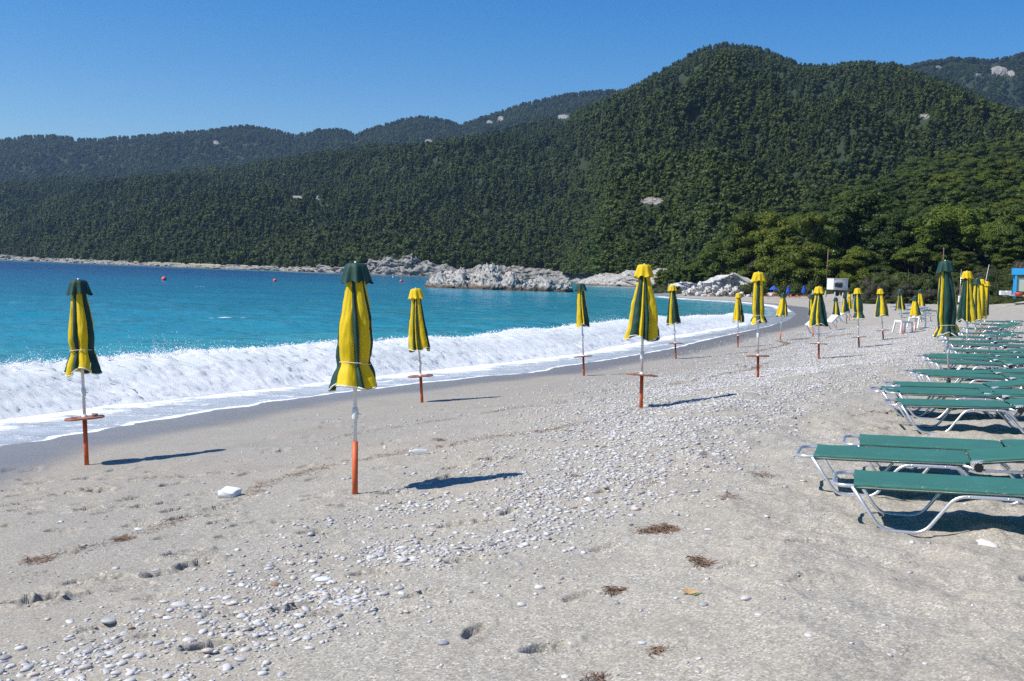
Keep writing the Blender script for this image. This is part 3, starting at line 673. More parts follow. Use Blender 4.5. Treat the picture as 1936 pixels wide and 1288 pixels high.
# scrubby bank between beach and slope so that the ground is continuous
A = np.linspace(azel(1250, 500)[0], azel(2700, 500)[0], 120); t = np.linspace(0, 1, 16)[:, None]
b0 = np.interp(A, [azel(x, 540)[0] for x in (1250, 1400, 1500, 1600, 1700, 1800, 1936, 2700)], [240, 226, 214, 200, 140, 128, 124, 110])
DD = b0 + (np.interp(A, near['A'], near['D'][0])+10-b0)*t; XX, YY = np.sin(A)*DD, np.cos(A)*DD
zb = beach_base(XX[:1], YY[:1])-0.6; ZZ = zb + (np.interp(A, near['A'], near['Z'][1])-zb)*t**1.0 + 0.3*fbm(XX/9, YY/9, 2, 3)*np.sin(PI*t)
bank = link('scrub_bank', grid_mesh('scrub_bank', np.stack([XX, YY, ZZ], -1)), mat=M_hill); tag(bank, 'low scrubby bank between beach and pine slope', kind='structure')
def bank_z(px, D):
    a = azel(px, 540)[0]; j = int(np.argmin(np.abs(A_bank-a))); return float(np.interp(D, DD[:, j], ZZ_bank[:, j]))
A_bank, ZZ_bank, DD_bank, XX_bank, YY_bank = A, ZZ, DD, XX, YY
def hill_at(h, a, tt):
    """positions on a hill at azimuth a and row fraction tt (arrays)"""
    j = np.interp(a, h['A'], np.arange(len(h['A']))); i = tt*(h['nr']-1)
    i0 = np.clip(i.astype(int), 0, h['nr']-2); j0 = np.clip(j.astype(int), 0, len(h['A'])-2); u = (i-i0); v = (j-j0)
    return np.stack([h[k][i0, j0]*(1-u)*(1-v)+h[k][i0+1, j0]*u*(1-v)+h[k][i0, j0+1]*(1-u)*v+h[k][i0+1, j0+1]*u*v for k in 'XYZ'], -1)
def hill_pixel(h, px, py):
    a, e = azel(px, py); tt = np.linspace(0, 1, 400); p = hill_at(h, np.full(400, a), tt)
    el = (p[:, 2]-EYE)/np.hypot(p[:, 0], p[:, 1]); i = int(np.argmax(el >= e)) if (el >= e).any() else 399
    return p[i]
# pale outcrops that break the forest
outcrops = [(main, 1232, 381, 66, 20, 'long pale rock scar high among the pines on the main hill'), (main, 560, 374, 32, 10, 'left pale rock patch among pines on the low ridge'), (main, 601, 374, 16, 10, 'small pale rock patch just right of the larger one on the low ridge'),
            (main, 1748, 222, 26, 14, 'grey rock patch on the right shoulder of the main hill'), (farl, 409, 270, 14, 10, 'tiny rock face on the far left ridge below its highest rise'), (farl, 925, 232, 14, 9, 'first of two small rock faces on the far ridge'), (farl, 947, 225, 16, 11, 'second of two small rock faces on the far ridge'),
            (farl, 810, 268, 18, 10, 'small rock face at the foot of the far rounded hill'), (farl, 1065, 222, 28, 12, 'rock face on the far ridge where the main hill begins'), (farr, 1888, 135, 40, 22, 'large pale crag near the top of the distant right ridge'), (farr, 1775, 128, 18, 8, 'small pale crag on the crest of the distant right ridge'), (farr, 1912, 140, 20, 16, 'narrow pale crag right of the largest one on the distant ridge'), (farr, 1850, 142, 14, 8, 'small crag left of the largest one on the distant ridge')]
excl = []
for h, px, py, w, hh_, lab in outcrops:
    w *= 0.8; hh_ *= 0.65
    excl.append((px, py, w, hh_)); nu, nw = 26, 14; G = np.zeros((nw, nu, 3))
    for a_ in range(nw):
        for b_ in range(nu):
            G[a_, b_] = hill_pixel(h, px+(b_/(nu-1)-0.5)*w*1.1, py+hh_*0.65-a_/(nw-1)*hh_*1.3)
    k = np.hypot(*G[0, 0, :2])/FPX; uu_, vv_ = np.meshgrid(np.linspace(-1, 1, nu), np.linspace(-1, 1, nw)); nn_ = fbm(uu_*3+px, vv_*2.0, py*0.1, 4, 0.6); rim = (uu_**2+vv_**2+0.55*nn_)
    G[..., 2] += np.clip(1-rim, -0.5, 1)*hh_*0.30*k + 0.16*hh_*k*nn_ - 0.5; G[..., 1] -= np.clip(1-rim, -0.5, 1)*hh_*0.35*k
    cpt_ = G.reshape(-1, 3).mean(0); o = link('rock_outcrop', grid_mesh('rock_outcrop', G-cpt_, smooth=False, keep=(rim < 1.05)[:-1, :-1]), None, tuple(cpt_), M['rock_far']); tag(o, lab, 'rock face')
def project(P):
    r = P-np.array([0, 0, EYE]); z = r@fw; return 968+FPX*(r@RT)/z, 644-FPX*(r@UP)/z
def forest(name, h, n, hmin, hmax, tmin, label, amin=None, amax=None, fat=1.0, thin=0.0, tmax=1.0):
    a = rng.uniform(h['A'][0] if amin is None else amin, h['A'][-1] if amax is None else amax, n*2); u = rng.random(n*2); tt = tmin+(1.04-tmin)*u**0.85
    tt = np.minimum(tt, 1.0)*tmax; p = hill_at(h, a, tt); px, py = project(p)
    ok = np.ones(len(p), bool)
    for ex, ey, w, hh_ in excl: ok &= ~((np.abs(px-ex) < w*0.5+3) & (py > ey-hh_*0.5) & (py < ey+hh_*0.55+15*1100/np.hypot(p[:, 0], p[:, 1])))
    ok &= (fbm(p[:, 0]/45, p[:, 1]/45, 5, 3) > -1.6+thin)
    p = p[ok][:n]; n = len(p)
    sz = rng.uniform(hmin, hmax, n)*(1+0.25*fbm(p[:, 0]/120, p[:, 1]/120, 1, 2)); w = rng.uniform(0.65, 1.45, n)*fat
    p = p-np.array([0, 0, 0.5]); rot = rng.normal(0, 0.09, (n, 3)); rot[:, 2] = rng.uniform(0, 6.28, n)
    return stuff(name, p, rot, np.stack([sz*w, sz*w, sz], -1), rng.integers(0, 4, n), far_protos, label)
forest('pine_forest', main, 52000, 5.0, 13.5, 0.0, 'dense pine forest covering the main hill down to the rocks', amin=azel(-200, 400)[0], amax=azel(2080, 400)[0], fat=0.78)
forest('shore_pines', main, 5200, 4.5, 9.5, 0.0, 'pines and scrub at the foot of the main hill right above the rocks', amin=azel(-300, 400)[0], amax=azel(1400, 400)[0], fat=1.2, tmax=0.10)
forest('headland_pines', main, 2600, 4.5, 8.5, 0.0, 'pines on the headland at the corner of the bay', amin=azel(1085, 400)[0], amax=azel(1420, 400)[0], fat=1.2, tmax=0.35)
forest('far_pine_forest', farl, 26000, 9, 15, 0.1, 'far pine forest on the hazy left ridge', amin=azel(-300, 400)[0], amax=azel(1350, 400)[0], fat=1.05)
forest('far_pine_forest', farr, 8000, 8, 13, 0.1, 'far pine forest on the distant right ridge', amin=azel(1600, 300)[0], amax=azel(2150, 300)[0], fat=1.3)

# ------------------------------------------------------------------ cliffs along the coast
def cliff(name, pts, label, mat, step=0.8, seed=1, depth=8.0, nrow=26, rug=0.35):
    """pts: (px, y_base, y_top, D)"""
    Q = np.array([np.r_[at(x, yb, d)[:2], (yb-yt)/FPX*d+0.4] for x, yb, yt, d in pts])
    L = np.r_[0, np.cumsum(np.linalg.norm(np.diff(Q[:, :2], axis=0), axis=1))]; u = np.arange(0, L[-1], step)
    x, y, h = [np.interp(u, L, Q[:, k]) for k in range(3)]
    tx, ty = np.gradient(x), np.gradient(y); nn = np.hypot(tx, ty); nx, ny = ty/nn, -tx/nn      # towards the viewer
    sgn = np.sign(-(nx*x+ny*y)); nx, ny = nx*sgn, ny*sgn
    h = h*(0.72 if seed == 3 else 1)*np.clip(1+0.45*fbm(u/14, u*0+seed, seed, 4), 0.25, 1.5)
    v = np.linspace(0, 1, nrow)
    back = np.interp(v, [0, 0.1, 0.5, 0.85, 1], [-0.25, 0.0, 0.25, 0.5, 1.6])[None, :]*depth
    z = np.interp(v, [0, 0.1, 0.5, 0.85, 1], [-0.15, 0.06, 0.62, 1.0, 0.9])[None, :]*h[:, None]
    U = u[:, None]+0*v[None, :]
    st = fbm(U/(6 if seed == 3 else 3.2)+z*0.35, z/1.3, seed, 5, 0.6); big = fbm(U/10, z/4, seed+4, 3)
    dis = rug*h[:, None]*(0.5*st+0.8*big-0.25*np.abs(st))*np.interp(v, [0, .1, .85, 1], [.6, 1, 1, .3])[None, :]
    XX = x[:, None]+nx[:, None]*(dis-back); YY = y[:, None]+ny[:, None]*(dis-back)
    z = z + 0.10*h[:, None]*fbm(U/2+5, v[None, :]*6+0*U, seed, 3)*np.clip(v*4, 0, 1)[None, :]
    o = link(name, grid_mesh(name, np.stack([XX, YY, z], -1), smooth=False), mat=mat); return tag(o, label, kind='structure')
cliff('sea_cliff', [(-420, 478, 462, 1500), (-200, 484, 470, 1300), (0, 492, 480, 1180), (40, 493, 484, 1150), (90, 495, 486, 1110), (140, 497, 488, 1060), (200, 499, 491, 980), (260, 502, 494, 930), (320, 504, 497, 890), (400, 508, 501, 860), (440, 509, 499, 850), (520, 513, 504, 840), (560, 514, 503, 810), (600, 516, 501, 785), (640, 517.5, 503, 760), (700, 520, 490, 742)],
      'low pale rocky shore under the pines across the bay', M['rock_far'], 0.8, 3, 6, 22, 1.0)
cliff('sea_cliff', [(690, 520, 492, 742), (720, 521, 486, 740), (745, 521.5, 495, 740), (775, 522, 482, 738), (800, 522.5, 492, 738), (830, 523.5, 503, 738), (870, 525.5, 506, 738), (915, 528, 503, 738), (950, 529, 503, 738), (1000, 530, 507, 738), (1040, 532, 513, 735), (1075, 533.5, 518, 730), (1128, 536, 520, 620)],
      'higher cream coloured cliffs behind the rock islet', M['rock_far'], 0.8, 9, 16, 30, 0.30)
cliff('sea_cliff', [(1085, 540, 530, 425), (1110, 541, 524, 420), (1150, 542, 519, 412), (1190, 543.5, 519, 405), (1235, 545, 511, 395), (1262, 546, 513, 388), (1290, 548, 521, 375), (1320, 549, 526, 330)],
      'grey cliff and flat rocks at the corner of the bay', M['rock'], 0.5, 5, 9, 34, 0.34)
# trees right behind the corner cliffs are part of the forest; rocky nose at the beach end
cliff('rock_outcrop_slope', [(1296, 556, 541, 205), (1310, 556, 533, 208), (1330, 556, 537, 210), (1352, 557, 536, 212), (1368, 558, 524, 216), (1385, 558, 517, 220), (1402, 560, 540, 218), (1425, 561, 549, 214), (1450, 561, 552, 210)],
      'white rocky slope at the far end of the beach', M['boulder'], 0.25, 12, 2.2, 40, 0.5)
# ---- rock islet
def islet():
    c = [(74, 268), (95, 225), (110, 205), (150, 182), (190, 170), (230, 172), (270, 152), (330, 150), (352, 172), (380, 185), (430, 160), (480, 120), (520, 128), (550, 140), (575, 165), (590, 190), (620, 170), (650, 160), (680, 180), (700, 200), (715, 232), (740, 240), (760, 230), (800, 212), (830, 205), (870, 206), (900, 215), (922, 240), (940, 228), (970, 222), (1020, 235), (1040, 262), (1052, 292)]
    D0 = 211.0; px = np.array([780+a/3.457 for a, _ in c]); py = np.array([470+b_/3.457 for _, b_ in c])
    yb = 547+(px-800)*0.028; hgt = (yb-py)/FPX*D0; xs = (px-px[0])/FPX*D0
    n = 330; u = np.linspace(0, xs[-1], n); h = np.interp(u, xs, hgt); m = 60; w = np.linspace(-1, 1, m)
    wid = 5.2*np.sin(PI*np.clip(u/xs[-1], 0.02, 0.98))**0.35*np.interp(u/xs[-1], [0, .65, .72, 1], [1, .9, .6, .7])
    Uu, Ww = np.meshgrid(u, w, indexing='ij'); q = np.abs(Ww)
    zz = (h[:, None]*1.0+0.35)*(1-q**1.7) - 0.35 + 0*Uu
    y = Ww*wid[:, None] + 0.7*fbm(Uu/2.0, zz/1.2, 2, 3)
    st = fbm(Uu/1.6+y*0.25, y/1.2, zz/1.0, 5, 0.62)
    zz = zz + (0.70*st-1.35*np.abs(fbm(Uu/1.9+y*0.4, y/1.6, 4, 4))+0.25)*np.clip(h[:, None]/1.5, 0.15, 1.1)*(1-q**3)
    x = Uu + 0.35*fbm(Uu/1.0, zz*1.5, y, 3)
    a = at(px[0], 547, D0); o = empty('rock_islet', (a[0], a[1], 0), math.radians(0))
    link('rock_mass', grid_mesh('rock_mass', np.stack([x, y, zz], -1), smooth=False), o, mat=M['rock'])
    tag(o, 'long jagged pale rock islet with brown waterline standing in the bay', 'rock islet')
islet()
def boulder(px, py, wpx, hpx, D, lab, seed, mat='boulder', name='boulder', group=None, sink=0.25):
    p = at(px, py, D); k = D/FPX; v, f = IC3
    q = v*np.array([wpx/2*k, wpx/2*k*0.8, hpx*0.62*k]); q = q*(1+0.75*fbm(v[:, 0]*1.7+seed, v[:, 1]*1.7, v[:, 2]*1.7, 4, 0.6))[:, None]
    q[:, 2] += hpx*0.5*k*(1-sink)
    o = link(name, raw_mesh(name, q, f, False), None, tuple(p), M[mat]); return tag(o, lab, 'rock', group)
boulder(632, 538.5, 24, 5, 330, 'small dark rock awash in the sea left of the tallest umbrella', 3, 'rock', 'sea_rock')
bl = [(1294, 558, 7, 9), (1303, 559, 12, 12), (1320, 560, 10, 7), (1331, 562, 12, 6), (1345, 561, 14, 9), (1359, 561, 12, 9), (1375, 563, 8, 5), (1366, 556, 12, 10), (1385, 560, 12, 10), (1402, 562, 10, 9), (1416, 563, 9, 6), (1311, 551, 12, 9), (1390, 553, 13, 10), (1339, 553, 14, 9), (1352, 549, 12, 10), (1430, 562, 9, 6), (1377, 549, 14, 10), (1325, 546, 12, 12)]
for i, (x, y, w, h_) in enumerate(bl):
    boulder(x, y, w, h_, 204-i*0.3, 'pale boulder in the heap of rocks at the far end of the beach', i*2.1, group='boulders at the far end of the beach')

# ------------------------------------------------------------------ near trees and bushes, one by one
def plant(key, p, hgt, label, cat, group=None, name='pine_tree', wide=1.0):
    cr, tr, h = TREE[key]; o = empty(name, tuple(p), random.uniform(0, 6.28)); s = hgt/h; o.scale = (s*wide, s*wide, s)
    link('crown', cr, o); link('trunk', tr, o); tag(o, label, cat, group); return o
def tree_px(key, px, ytop, D, label, ybase=None, cat='pine tree', group=None, name='pine_tree', wide=1.0):
    aa = azel(px, 540)[0]; j = int(np.argmin(np.abs(A_bank-aa))); z0 = float(np.interp(D/math.cos(aa), DD_bank[:, j], ZZ_bank[:, j]))
    p = at(px, 540, D); top = at(px, ytop, D); return plant(key, (p[0], p[1], z0), top[2]-z0, label, cat, group, name, wide)
special = [('umbrella0', 1795, 389, 205, 'broad bright green umbrella pine with rounded crown at the right', 1.15), ('umbrella1', 1742, 402, 212, 'bright green pine joined to the left side of the broad rounded one', 0.9),
           ('layered0', 1532, 407, 212, 'pine with flat bright layers of foliage beside the wooden utility pole', 0.85), ('dark0', 1640, 368, 228, 'tall dark pine in the middle of the wood above the white trailer', 1.1),
           ('dark1', 1592, 392, 226, 'dark pine between the layered pine and the tallest dark one', 0.9), ('layered1', 1415, 398, 238, 'pine with rough bright crown over the rocky nose', 0.95), ('layered2', 1462, 410, 230, 'leaning green pine left of the flat layered pine', 0.9),
           ('umbrella2', 1880, 415, 200, 'rounded pine behind the leaning white pole near the blue kiosk', 1.0), ('dark2', 1925, 395, 205, 'dark pine rising behind the blue kiosk', 1.0), ('dark0', 1690, 408, 215, 'dark pine just left of the bright rounded pine', 0.8),
           ('umbrella1', 1370, 452, 250, 'small rounded pine at the left end of the near wood', 1.1), ('layered1', 1495, 462, 215, 'low bright pine in front of the layered pine', 1.2), ('umbrella0', 1560, 468, 212, 'low spreading pine behind the white trailer', 1.2),
           ('dark1', 1850, 395, 225, 'dark pine peeping over the right edge of the broad bright crown', 0.9), ('umbrella2', 1330, 488, 275, 'dark round pine above the cliff corner', 1.3), ('layered2', 1620, 470, 206, 'low green pine right of the white trailer', 1.2), ('umbrella2', 1730, 462, 200, 'low bright pine below the broad rounded crown', 1.3), ('layered0', 1900, 470, 190, 'low green pine beside the blue kiosk', 1.3), ('dark2', 1665, 455, 204, 'dark lower pine behind the scrub', 1.2), ('umbrella0', 1985, 380, 200, 'bright pine at the right edge of the picture', 1.1), ('layered1', 1820, 475, 186, 'low bright pine under the right half of the broad crown', 1.3)]
for key, px, yt, Dd, lab, wd in special: tree_px(key, px, yt, Dd, lab, wide=wd)
# slope trees
na = 1500; a = rng.uniform(azel(1240, 480)[0], azel(2060, 480)[0], na); tt = rng.uniform(0.0, 1.0, na)**0.9; p = hill_at(near, a, tt)
order = np.argsort(np.hypot(p[:, 0], p[:, 1])); chosen = []
for i in order:
    if all((p[i, 0]-p[j, 0])**2+(p[i, 1]-p[j, 1])**2 > 5.6**2 for j in chosen): chosen.append(i)
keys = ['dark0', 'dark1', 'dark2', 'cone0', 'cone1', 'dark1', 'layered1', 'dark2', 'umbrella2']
rest = []
for n_, i in enumerate(chosen):
    hgt = random.uniform(7, 10.5)*(0.62 if p[i, 0]/p[i, 1] < azel(1345, 500)[0] else 1)
    if n_ < 235:
        plant(random.choice(keys), (p[i, 0], p[i, 1], p[i, 2]-0.5), hgt, 'pine in the crowded wood that climbs the slope behind the beach', 'pine tree', 'pines on the slope behind the beach', wide=random.uniform(0.95, 1.25))
    else: rest.append((i, hgt))
protos2 = [TREE[k][0] for k in keys]
ri = np.array([i for i, _ in rest], int); hs = np.array([h for _, h in rest])/11.5; rr = np.zeros((len(ri), 3)); rr[:, 2] = rng.uniform(0, 6.28, len(ri))
stuff('upper_slope_pines', p[ri]-np.array([0, 0, 0.5]), rr, np.stack([hs*1.1, hs*1.1, hs], -1), rng.integers(0, len(protos2), len(ri)), protos2, 'pines covering the upper part of the near slope')
# bushes
bushes = [('bush0', 1345, 556, 520, 34, 222, 'low green bush capping the white rocks at the beach end'), ('bush1', 1420, 556, 520, 60, 214, 'wide green bush right of the white rock slope'), ('bush2', 1455, 558, 500, 50, 214, 'tall green bush left of the blue open umbrella'),
          ('bush0', 1385, 545, 510, 30, 224, 'dark green bush behind the rock slope crest'), ('bush1', 1495, 560, 521, 62, 208, 'green bush behind the closed blue umbrella'), ('bush2', 1540, 560, 522, 50, 204, 'green bush left of the white trailer'), ('bush0', 1625, 560, 524, 46, 170, 'rounded green bush right of the white trailer'),
          ('scrub0', 1660, 562, 528, 50, 150, 'brownish scrub bush behind the blue loungers'), ('bush1', 1690, 556, 515, 60, 156, 'green bush above the brown scrub'), ('scrub1', 1712, 564, 530, 50, 140, 'greyish brown scrub behind the small red sign'), ('bush2', 1745, 555, 508, 60, 145, 'light green bushy clump left of the tall green umbrella'),
          ('scrub0', 1765, 565, 540, 46, 132, 'brown dry scrub at the foot of the bank'), ('bush0', 1840, 560, 528, 60, 135, 'green bush behind the yellow capped umbrella'), ('bush1', 1885, 558, 532, 56, 130, 'flat green bush left of the blue kiosk'), ('scrub1', 1810, 563, 535, 40, 132, 'dull scrub between the right hand umbrellas'),
          ('bush2', 1870, 545, 505, 60, 155, 'taller green bush behind the leaning white pole'), ('bush1', 1925, 540, 500, 60, 160, 'green bush above the roof of the blue kiosk'), ('scrub0', 1935, 528, 480, 50, 170, 'grey leafless looking shrub above the kiosk'), ('bush0', 1790, 552, 518, 60, 150, 'green bush behind the tall green umbrella'),
          ('scrub1', 1640, 555, 515, 40, 175, 'grey green shrub above the rounded bush'), ('bush2', 1960, 556, 520, 60, 130, 'green bush at the right edge behind the kiosk'), ('scrub1', 1430, 515, 475, 40, 232, 'grey leaved shrub in the wood above the rock slope'), ('bush1', 1580, 535, 505, 50, 215, 'green bush above the white trailer roof'), ('bush1', 1715, 545, 500, 70, 165, 'grey green bush in the middle of the bank'), ('bush0', 1665, 540, 505, 60, 178, 'green bush in the shade under the dark pines'), ('bush2', 1515, 545, 505, 50, 216, 'green bush in front of the low bright pine'), ('bush0', 1310, 545, 532, 30, 300, 'low bush on top of the corner cliff'), ('bush2', 1475, 545, 508, 40, 222, 'dark bush behind the blue open umbrella')]
for i, (key, px, yb, yt, w, Dd, lab) in enumerate(bushes):
    pb = at(px, yb, Dd); gh = (yb-yt)/FPX*Dd; o = plant(key, (pb[0], pb[1], pb[2]-0.15*gh), gh*1.12, lab, 'bush', 'bushes on the bank', 'bush', wide=1.0)
    wd = (w/FPX*Dd)/(3*1.75)*1.15; o.scale = (wd, wd, o.scale[2])
# ------------------------------------------------------------------ closed striped umbrellas
def umbrella(i, b, t, hem, tray, cap, style, front, wid, label, waist=None, twist=0.0, tube_top=None, lean_in=0.0):
    p, D = ground(*b); k = D/FPX; L = math.hypot(b[0]-t[0], b[1]-t[1])*k
    top = at(t[0], t[1], D); ax = Vector(top)-Vector(p); L = ax.length; zax = ax.normalized()
    vx = Vector((p[1], -p[0], 0)).normalized(); yax = zax.cross(vx).normalized(); xax = yax.cross(zax)
    o = empty('closed_umbrella', tuple(p)); Mx = Matrix((xax, yax, zax)).transposed().to_4x4(); Mx.translation = Vector(p); o.matrix_world = Mx
    tag(o, label, 'beach umbrella', 'closed yellow and green beach umbrellas')
    fz = lambda y: L*(b[1]-y)/(b[1]-t[1])
    zh = fz(hem); small = L/k < 125; q = 1 if not small else 0.5
    cm = M['yellow'] if cap == 'Y' else M['green']
    # pole and lower tube
    zt = fz(tray) if tray else (fz(tube_top) if tube_top else 0.45*L/2.2)
    MB_ = MB(); MB_.tube([(0, 0, zt-0.15), (0, 0, L-0.02)], 0.0185, 12); MB_.lathe([(0.026, zh-0.30), (0.030, zh-0.28), (0.030, zh-0.22), (0.024, zh-0.20)], 12)
    MB_.tube([(0.028, 0, zh-0.25), (0.055, 0, zh-0.262)], 0.006, 6); MB_.build('pole', M['white_pole'], o)
    MB_ = MB(); MB_.tube([(0, 0, -0.12), (0, 0, zt-(0.012 if tray else 0))], 0.0265, 14)
    MB_.build('lower_tube', M['red_tube'] if not tray else M['red_dark' if i > 12 else 'red_tube'], o)
    if tray:
        rt = 0.245; n = 40; ring = []
        tx, ty = random.uniform(-0.03, 0.03), random.uniform(-0.02, 0.02)
        v = []; f = []
        prof = [(0.028, 0.006), (rt-0.012, 0.006), (rt, 0.0), (rt, -0.012), (rt-0.012, -0.018), (0.028, -0.018)]
        for (r, z) in prof:
            for a in range(n):
                th = 2*PI*a/n; rr = r*(1-0.06*math.cos(4*th)) if r > 0.1 else r
                v.append((rr*math.cos(th), rr*math.sin(th), zt+z+tx*rr*math.cos(th)*2+ty*rr*math.sin(th)*2))
        f = [(u*n+a, u*n+(a+1) % n, (u+1)*n+(a+1) % n, (u+1)*n+a) for u in range(5) for a in range(n)]
        mb = MB(); mb.add(v, f)
        tr = mb.build('tray', M['tray'], o)
        if not small:
            for a in (0.7, 2.4, 3.9, 5.5):
                mb = MB(); c = (0.165*math.cos(a), 0.165*math.sin(a), zt+0.0075+2*(tx*0.165*math.cos(a)+ty*0.165*math.sin(a)))
                mb.lathe([(0.036, -0.002), (0.040, 0.003), (0.034, 0.003), (0.030, -0.001)], 16, c); mb.build('cup_ring', M['tray'], tr)
        mb = MB(); mb.lathe([(0.0, 0.035), (0.030, 0.03), (0.034, 0.006)], 14, (0, 0, zt)); mb.build('collar', M['white_pole'], o)
    # canopy
    zc = L-0.035; H = zc-zh
    def prof(s):
        if style == 'cone': return np.interp(s, [0, 0.12, 0.5, 0.9, 1], [0.060, 0.085, 0.060+(wid-0.06)*0.58, 0.060+(wid-0.06)*0.93, wid])
        w = 1-(waist-hem)/(t[1]-hem) if waist else 0.8
        w = (fz(waist)-zc)/(zh-zc)
        return np.interp(s, [0, 0.15, 0.45, w-0.16, w-0.01, w+0.01, (w+1)/2, 1], [0.060, 0.092, wid*0.68, wid*0.74, wid*0.64, wid*0.64, wid*0.86, wid])
    cum = np.r_[0, np.cumsum([f[1] for f in front])]; cum = cum/cum[-1]
    ph = list(np.arccos(1-2*cum)); nb = 8-len(front) if len(front) < 7 else 2
    if (nb+len(front)) % 2: nb += 1
    ph += [PI + PI*(j+1)/nb for j in range(nb)]
    cols = [f[0] for f in front]; 
    for j in range(nb): cols.append('G' if cols[-1] == 'Y' else 'Y')
    nz = 34 if not small else 14; s = np.linspace(0, 1, nz)
    hemv = []
    for j, c in enumerate(cols):
        a0, a1 = ph[j], ph[j+1]; da = a1-a0; nf = max(1, int(round(da/0.95))); n = max(5, int(da*(22 if not small else 9)))+2
        tt = np.linspace(0, 1, n); S_, T_ = np.meshgrid(s, tt, indexing='ij')
        R = prof(S_); pl = np.interp(S_, [0, 0.2, 0.8, 1], [0.14, 0.28, 0.36, 0.44])
        if nf == 1: pl = pl*0.75
        fold = 1-pl*(1-np.abs(np.sin(PI*nf*(T_ + 0.05*np.sin(S_*5+i+j))))**0.7)
        th = a0+da*T_ + twist*(S_-0.5) + 0.10*(1-S_)*np.sin(3*S_+j)
        wr = 1+0.08*fbm(th*1.6+i*7, S_*3.0+i, j*0.0+i, 2)+0.045*fbm(th*4+i, S_*9+i*3, 2.0, 3)
        rr = R*fold*wr
        x, y = -rr*np.cos(th), -rr*np.sin(th)
        zz = zc - S_*H*(1+0.028*np.sin(th*3+i*2)+0.02*np.sin(th*nf*2.3+j)) + 0.03*(1-fold)*S_
        x = x + 0.022*np.sin(S_*3.1+i*1.7)*S_; y = y + 0.016*np.sin(S_*2.3+i)*S_; rr_ = 0.012*np.sin(S_*9+th*2+i)*S_; x = x*(1+rr_*3); y = y*(1+rr_*3)
        lay = 0.0015*(j % 2)
        P = np.stack([x*(1+lay), y*(1+lay), zz], -1)
        me = grid_mesh('canopy_panel', P); cp = link('canopy_panel', me, o, mat=M['yellow' if c == 'Y' else 'green'])
        cp['label'] = ('yellow' if c == 'Y' else 'dark green')+' canopy panel'
        hemv += [tuple(x_) for x_ in P[-1]]
    mb = MB(); mb.tube(hemv, 0.0075 if not small else 0.010, 5, caps=False); mb.build('hem', M['hem'], o)
    # cap
    n = 64 if not small else 32; th = np.linspace(0, 2*PI, n, endpoint=False); cp = np.array([(0.001, 0.012), (0.07, 0.010), (0.092, 0.0), (0.105, -0.035), (0.118, -0.09), (0.132, -0.145), (0.140, -0.168)])
    T_, Q = np.meshgrid(th, np.arange(7)); R = cp[Q, 0]; Zc = cp[Q, 1]; am = np.interp(Q, [0, 2, 6], [0, 0.02, 0.13])
    wv = np.sin(8*T_+i)+0.4*np.sin(5*T_+2*i); rr = R*(1+am*wv)*(1+0.04*np.sin(T_+i)); Zc = Zc+0.012*np.cos(8*T_+i*2)*(Q > 4)
    sc_ = 0.93 if small else 1.0
    me = grid_mesh('top_cap', np.stack([rr*np.cos(T_)*sc_, rr*np.sin(T_)*sc_, L+Zc], -1), wrap=True); link('top_cap', me, o, mat=cm)
    mb = MB(); mb.lathe([(0.0, 0.03), (0.008, 0.028), (0.012, 0.012), (0.012, 0.005)], 10, (0, 0, L)); mb.build('finial', M['white_pole'], o)
    if style == 'tied':
        zw = fz(waist); a = np.linspace(0, 2*PI, 60); r_ = prof(np.array([(zw-zc)/(zh-zc)]))[0]*0.985
        pts = [(-(r_+0.002*math.sin(11*u))*math.cos(u), -(r_+0.002*math.sin(9*u))*math.sin(u), zw+0.012*math.sin(u*1.0+i)) for u in a]
        mb = MB(); mb.tube(pts, 0.0045, 5, caps=False); mb.build('tie_cord', M['cord'], o)
    return o, p, D, L, zt
U = []
def um(*a, **k): U.append(umbrella(len(U), *a, **k))
um((164, 880), (148, 531), 703, 790, 'G', 'tied', [('Y', .10), ('G', .2), ('Y', .47), ('G', .23)], .215, 'tied umbrella with dark green cap at the far left, nearest the foaming waves', waist=664, twist=0.25)
um((671, 941), (672, 500), 734, None, 'G', 'tied', [('Y', .40), ('G', .20), ('Y', .38), ('G', .02)], .228, 'tallest nearest umbrella, yellow with green cap and no tray, orange lower pole', waist=690, twist=0.95, tube_top=840)
um((798, 762), (786, 547), 661, 711, 'Y', 'cone', [('Y', .2), ('G', .15), ('Y', .12), ('G', .13), ('Y', .36), ('G', .04)], .205, 'yellow capped umbrella just right of the tallest one, at the edge of the wet sand')
um((1104, 711), (1098, 537), 616, 674, 'G', 'cone', [('Y', .36), ('G', .12), ('Y', .18), ('G', .34)], .18, 'green capped umbrella with yellow left half standing before the rock islet')
um((1212, 772), (1218, 502), 640, 709, 'Y', 'cone', [('Y', .06), ('G', .33), ('Y', .14), ('G', .2), ('Y', .27)], .262, 'large yellow capped umbrella with wide green panel and round brown tray, centre right')
um((1278, 679), (1271, 540), 612, 649, 'Y', 'cone', [('G', .12), ('Y', .3), ('G', .58)], .235, 'yellow capped umbrella with mostly green right side, just right of the large centre one')
um((1433, 713), (1434, 516), 609, 671, 'Y', 'tied', [('Y', .3), ('G', .36), ('Y', .34)], .165, 'slim tied yellow umbrella with a green stripe down its middle and a brown tray', waist=597, twist=-0.2)
um((1395, 657), (1396, 555), 608, 635, 'Y', 'cone', [('Y', .55), ('G', .15), ('Y', .1), ('G', .2)], .235, 'small yellow umbrella at the waterline left of the slim tied one')
um((1475, 644), (1481, 555), 598, None, 'G', 'cone', [('Y', .6), ('G', .15), ('Y', .17), ('G', .08)], .27, 'small green capped umbrella with a wide yellow panel and no tray, by the wet sand', tube_top=626)
um((1548, 679), (1548, 543), 616, 650, 'Y', 'cone', [('Y', .12), ('G', .24), ('Y', .2), ('G', .44)], .275, 'yellow capped umbrella with broad green right side and tray, below the white trailer')
